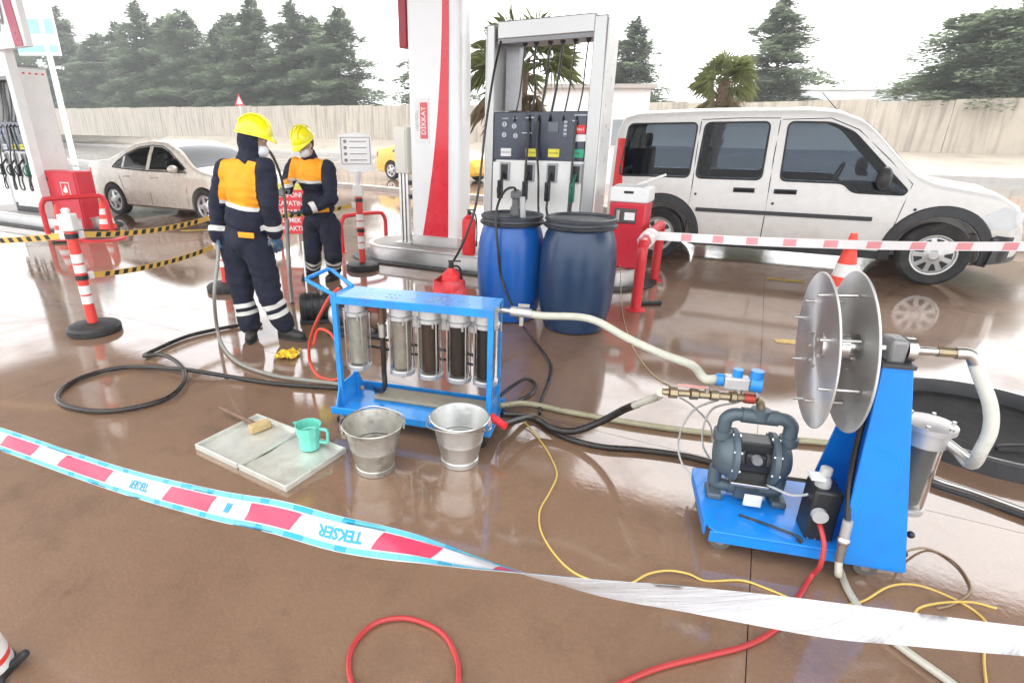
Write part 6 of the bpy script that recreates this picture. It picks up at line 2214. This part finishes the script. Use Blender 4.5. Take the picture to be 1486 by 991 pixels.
Yw = 4.42
J1 = dict(neck=at(361, 229, Yw), pelvis=at(357, 352, Yw), Lsh=at(328, 244, 4.50), Rsh=at(384, 244, 4.34), Lel=at(315, 300, 4.50), Rel=at(391, 297, 4.30), Lwr=at(315, 342, 4.44), Rwr=at(400, 338, 4.36),
          Lhip=at(343, 362, 4.47), Rhip=at(373, 362, 4.38), Lkn=at(352, 428, 4.46), Rkn=at(391, 426, 4.36), head=at(368, 205, 4.44))
J1['Lan'] = g(366, 488); J1['Lan'].z = .09
J1['Ran'] = g(417, 490); J1['Ran'].z = .09
J1['Ltoe'] = J1['Lan'] + V((.05, -.2, 0))
J1['Rtoe'] = J1['Ran'] + V((.2, -.09, 0))
w1, r1w = worker('person in navy coverall with orange back and yellow helmet, turned away, holding a grey hose', J1, V((.95, .08, -.2)), True, .36, 2.0, [(at(357, 341, 4.235), R(-22))])
gm_blue = pm('glove_blue', (.03, .07, .13), .6, var=.25, vs=30, dirt=(.35, .35, .33), dirt_amt=.5, ds=18)
gm_grey = pm('glove_grey', (.17, .175, .17), .7, var=.3, vs=30, dirt=(.05, .055, .055), dirt_amt=.7, ds=14)
gm_green = pm('glove_green', (.03, .075, .075), .6, var=.25, vs=30, dirt=(.22, .24, .24), dirt_amt=.4, ds=16)
gl_ = put('glove', glove(J1['Rwr'] - r1w, V((.08, .02, -1)), V((-.5, .85, 0)), .42, right=False), gm_blue, w1)
gl_.data.shade_smooth()
gl_ = put('glove', glove(J1['Lwr'] - r1w, V((.0, -.05, -1)), V((.8, .3, 0)), .95, right=True), gm_blue, w1)
gl_.data.shade_smooth()

J2 = dict(neck=at(449, 227, 6.18), pelvis=at(466, 322, 6.30), Lsh=at(476, 243, 6.14), Rsh=at(429, 238, 6.34), Lel=at(481, 288, 6.02), Rel=at(417, 268, 6.26), Lwr=at(444, 305, 5.88), Rwr=at(417, 273, 6.0),
          Lhip=at(478, 328, 6.24), Rhip=at(455, 328, 6.34), Lkn=at(484, 368, 6.18), Rkn=at(454, 368, 6.28), head=at(442, 209, 6.10))
J2['Lan'] = g(486, 404); J2['Lan'].z = .09
J2['Ran'] = g(455, 402); J2['Ran'].z = .09
J2['Ltoe'] = J2['Lan'] + V((-.06, -.2, 0))
J2['Rtoe'] = J2['Ran'] + V((-.1, -.2, 0))
w2, r2w = worker('person in navy coverall with orange chest and yellow helmet, head bowed over a pipe', J2, V((-.34, -.78, -.5)), False, .23, 5.0, [(at(468, 305, 6.08), R(30))])
gl_ = put('glove', glove(J2['Rwr'] - r2w, V((-.35, -.9, -.15)), V((-.1, 0, -1)), 1.1, right=True), gm_grey, w2)
gl_.data.shade_smooth()
gl_ = put('glove', glove(J2['Lwr'] - r2w, V((-.95, -.25, -.25)), V((0, 0, 1)), .3, right=False), gm_green, w2)
gl_.data.shade_smooth()
# the lance they dip into the tank, and its hose
hose('dip_hose', 'dark ribbed hose held up between the two workers', 'hose', pm('hose_dark_grey', (.09, .085, .08), .45, var=.25), .014,
     [at(383, 214, 5.2), at(393, 222, 5.45), at(404, 245, 5.7), at(411, 272, 5.86), at(414, 300, 5.86), at(416, 322, 5.86)])
hose('dip_pipe', 'grey steel dip pipe standing upright between the workers', 'pipe', pm('pipe_grey', (.22, .21, .2), .4, .6, var=.15), .022,
     [at(416, 318, 5.86), at(419, 380, 5.80), g(424, 440, .0)])
hose('support_pole', 'thin metal pole leaning by the worker with bowed head', 'pole', steel, .011, [at(439, 350, 5.95), g(446, 428, .0)])

# ================================================================== FOREGROUND TAPE
ctl = [(-120, 598, 2.2, 0), (0, 636, 2.0, 0), (160, 691, 1.75, 0), (300, 729, 1.45, 0), (400, 749, 1.28, 0), (484, 772, 1.22, 6), (560, 787, 1.18, 26), (620, 799, 1.15, 48), (700, 818, 1.13, 74), (765, 831, 1.12, 90), (880, 853, 1.13, 116), (1000, 869, 1.15, 132), (1084, 881, 1.17, 146), (1206, 899, 1.2, 170), (1288, 908, 1.28, 180), (1486, 929, 1.5, 184), (1640, 942, 1.75, 186)]
cp = catmull([atd(a_, b_, d_) for a_, b_, d_, _ in ctl], 16)
pp = catmull([V((a_, b_, ph)) for a_, b_, _, ph in ctl], 16)
S = [0.0]
for a_, b_ in zip(cp, cp[1:]):
    S.append(S[-1] + (b_ - a_).length)
eye = V((0, 0, EYE))
FR = []
for i, p in enumerate(cp):
    T = (cp[min(i + 1, len(cp) - 1)] - cp[max(i - 1, 0)]).normalized()
    n_ = (p - eye).normalized()
    w_ = n_.cross(T).normalized()
    if w_.z < 0:
        w_ = -w_
    n_ = (n_ - T * n_.dot(T)).normalized()
    ph = R(pp[i].z)
    e_ = w_ * math.cos(ph) + n_ * math.sin(ph)
    nf = -n_ * math.cos(ph) + w_ * math.sin(ph)
    FR.append((p, e_, nf))
TWD = .074
def tape_pt(s, e, off):
    s = max(S[0], min(S[-1] - 1e-6, s))
    lo, hi = 0, len(S) - 1
    while hi - lo > 1:
        m_ = (lo + hi) // 2
        if S[m_] <= s:
            lo = m_
        else:
            hi = m_
    t = (s - S[lo]) / (S[hi] - S[lo])
    p = FR[lo][0].lerp(FR[hi][0], t)
    ee = FR[lo][1].lerp(FR[hi][1], t).normalized()
    nn = FR[lo][2].lerp(FR[hi][2], t).normalized()
    bow = .0035 * math.sin(s * 9) + .003 * math.sin(s * 23 + e * 60)
    return p + ee * e + nn * (off + bow * (1 - (2 * e / TWD) ** 2))
def s_at(px):
    for i in range(len(pp) - 1):
        if pp[i].x <= px <= pp[i + 1].x:
            return S[i] + (S[i + 1] - S[i]) * (px - pp[i].x) / (pp[i + 1].x - pp[i].x)
    return S[-1]
to = cp[0].copy()
tape = thing('barrier_tape', 'twisted white plastic tape with blue borders, red blocks and printed TEKSER', 'barrier tape', to)
def ribbon(s0, s1, e0, e1, off, thick, skew=0.0, ds=.02, ne=4):
    mb = MB()
    n = max(2, int((s1 - s0) / ds))
    for lay in (off, off - thick):
        for i in range(n + 1):
            for j in range(ne + 1):
                e = e0 + (e1 - e0) * j / ne
                s = s0 + (s1 - s0) * i / n + skew * (e / TWD)
                mb.v.append(tape_pt(s, e, lay) - to)
    W_ = ne + 1
    o_ = (n + 1) * W_
    for i in range(n):
        for j in range(ne):
            a_ = i * W_ + j
            mb.f.append([a_, a_ + W_, a_ + W_ + 1, a_ + 1])
            mb.f.append([o_ + a_, o_ + a_ + 1, o_ + a_ + W_ + 1, o_ + a_ + W_])
    for i in range(n):
        for j in (0, ne):
            a_ = i * W_ + j
            mb.f.append([a_, a_ + W_, o_ + a_ + W_, o_ + a_])
    return mb
film = pm('tape_plastic', (.52, .52, .535), .3, var=.08, vs=10)
nt = film.node_tree
b_ = nt.nodes['Principled BSDF']
mp_t = nt.nodes.new('ShaderNodeMapping')
mp_t.inputs['Scale'].default_value = (1.2, 6, 26)
nt.links.new(nt.nodes['Texture Coordinate'].outputs['Object'], mp_t.inputs[0])
nz_t = nt.nodes.new('ShaderNodeTexNoise')
nz_t.inputs['Scale'].default_value = 3.0
nz_t.inputs['Detail'].default_value = 6
nt.links.new(mp_t.outputs[0], nz_t.inputs['Vector'])
bp_t = nt.nodes.new('ShaderNodeBump')
bp_t.inputs['Strength'].default_value = .6
bp_t.inputs['Distance'].default_value = .012
nt.links.new(nz_t.outputs['Fac'], bp_t.inputs['Height'])
nt.links.new(bp_t.outputs[0], b_.inputs['Normal'])
part('film', ribbon(0, S[-1], -TWD / 2, TWD / 2, 0, .0006), film, tape, smooth=80)
tape_red = pm('tape_red', (.55, .04, .09), .35, var=.08)
tape_cyan = pm('tape_cyan', (.01, .27, .43), .35, var=.1)
tape_pale = pm('tape_pale_blue', (.10, .38, .50), .35, var=.1, vs=60)
for p0_, p1_ in ((5, 52), (92, 158), (245, 308), (358, 428), (548, 634), (722, 790)):
    part('red_block', ribbon(s_at(p0_), s_at(p1_), -.0205, .0205, .0012, .0004, skew=.03), tape_red, tape, smooth=80)
send = s_at(1000)
s_ = 0.0
k = 0
while s_ < send:
    L_ = (.03, .075, .055, .08)[k % 4]
    for e0, e1 in ((-.0355, -.0235), (.0235, .0355)):
        part('border_print', ribbon(s_, s_ + L_ - .0015, e0, e1, .0012, .0004, ne=2), tape_cyan if k % 4 == 0 else (tape_pale if k % 2 else tape_cyan if k % 8 == 2 else tape_pale), tape, smooth=80)
    s_ += L_
    k += 1
def tape_text(txt, px, size):
    mb = text_mb(txt, size, 0, .0011)
    sc = s_at(px)
    mb.v = [tape_pt(sc - p.x, -p.y, .0016) - to for p in mb.v]
    part('lettering', mb, tape_cyan, tape, smooth=0)
tape_text('TEKSER', 202, .034)
tape_text('TEKSER', 494, .034)
em = MB()
for q in range(3):
    em.prism([(-.012 + .009 * q, -.012), (-.006 + .009 * q, -.012), (.002 + .006 * q, .012), (-.004 + .006 * q, .012)], 0, .0001)
em.v = [tape_pt(s_at(330) - p.x, -p.y, .0016 + p.z) - to for p in em.v]
part('emblem', em, tape_cyan, tape, smooth=0)

# white drum-shaped barrier foot and glove-like strap at the photo's lower corner
q = g(-8, 985)
o = thing('barrier_cone', 'white post with a red band and black base lugs near the tape', 'barrier post', V((q.x - .05, q.y + .02, 0)))
part('base', MB().lathe([(.088, 0), (.09, .008), (.088, .02), (.08, .025)], 28), black_rubber, o)
part('lug', MB().limb(V((.085, .02, .018)), .016, V((.118, .035, .045)), .015), black_rubber, o)
part('lug', MB().limb(V((.07, -.06, .018)), .016, V((.10, -.05, .03)), .015), black_rubber, o)
part('sleeve_white', MB().lathe([(.084, .024), (.081, .05)], 28), post_white, o)
part('sleeve_red', MB().lathe([(.081, .0505), (.079, .07)], 28), post_red, o)
part('sleeve_white', MB().lathe([(.079, .0705), (.066, .16), (.045, .26), (.02, .28)], 28), post_white, o)

# ================================================================== AIR
hz = MB().box((0, 45, 10), (420, 260, 26))
hm_ = bpy.data.materials.new('haze_air')
hm_.use_nodes = True
hn = hm_.node_tree
for n in list(hn.nodes):
    hn.nodes.remove(n)
ho = hn.nodes.new('ShaderNodeOutputMaterial')
hv = hn.nodes.new('ShaderNodeVolumePrincipled')
hv.inputs['Color'].default_value = (.95, .96, .98, 1)
hv.inputs['Density'].default_value = .0016
hv.inputs['Anisotropy'].default_value = .2
hn.links.new(hv.outputs[0], ho.inputs['Volume'])
haze = put('haze', hz.mesh('haze', 0), hm_)
haze['kind'] = 'stuff'
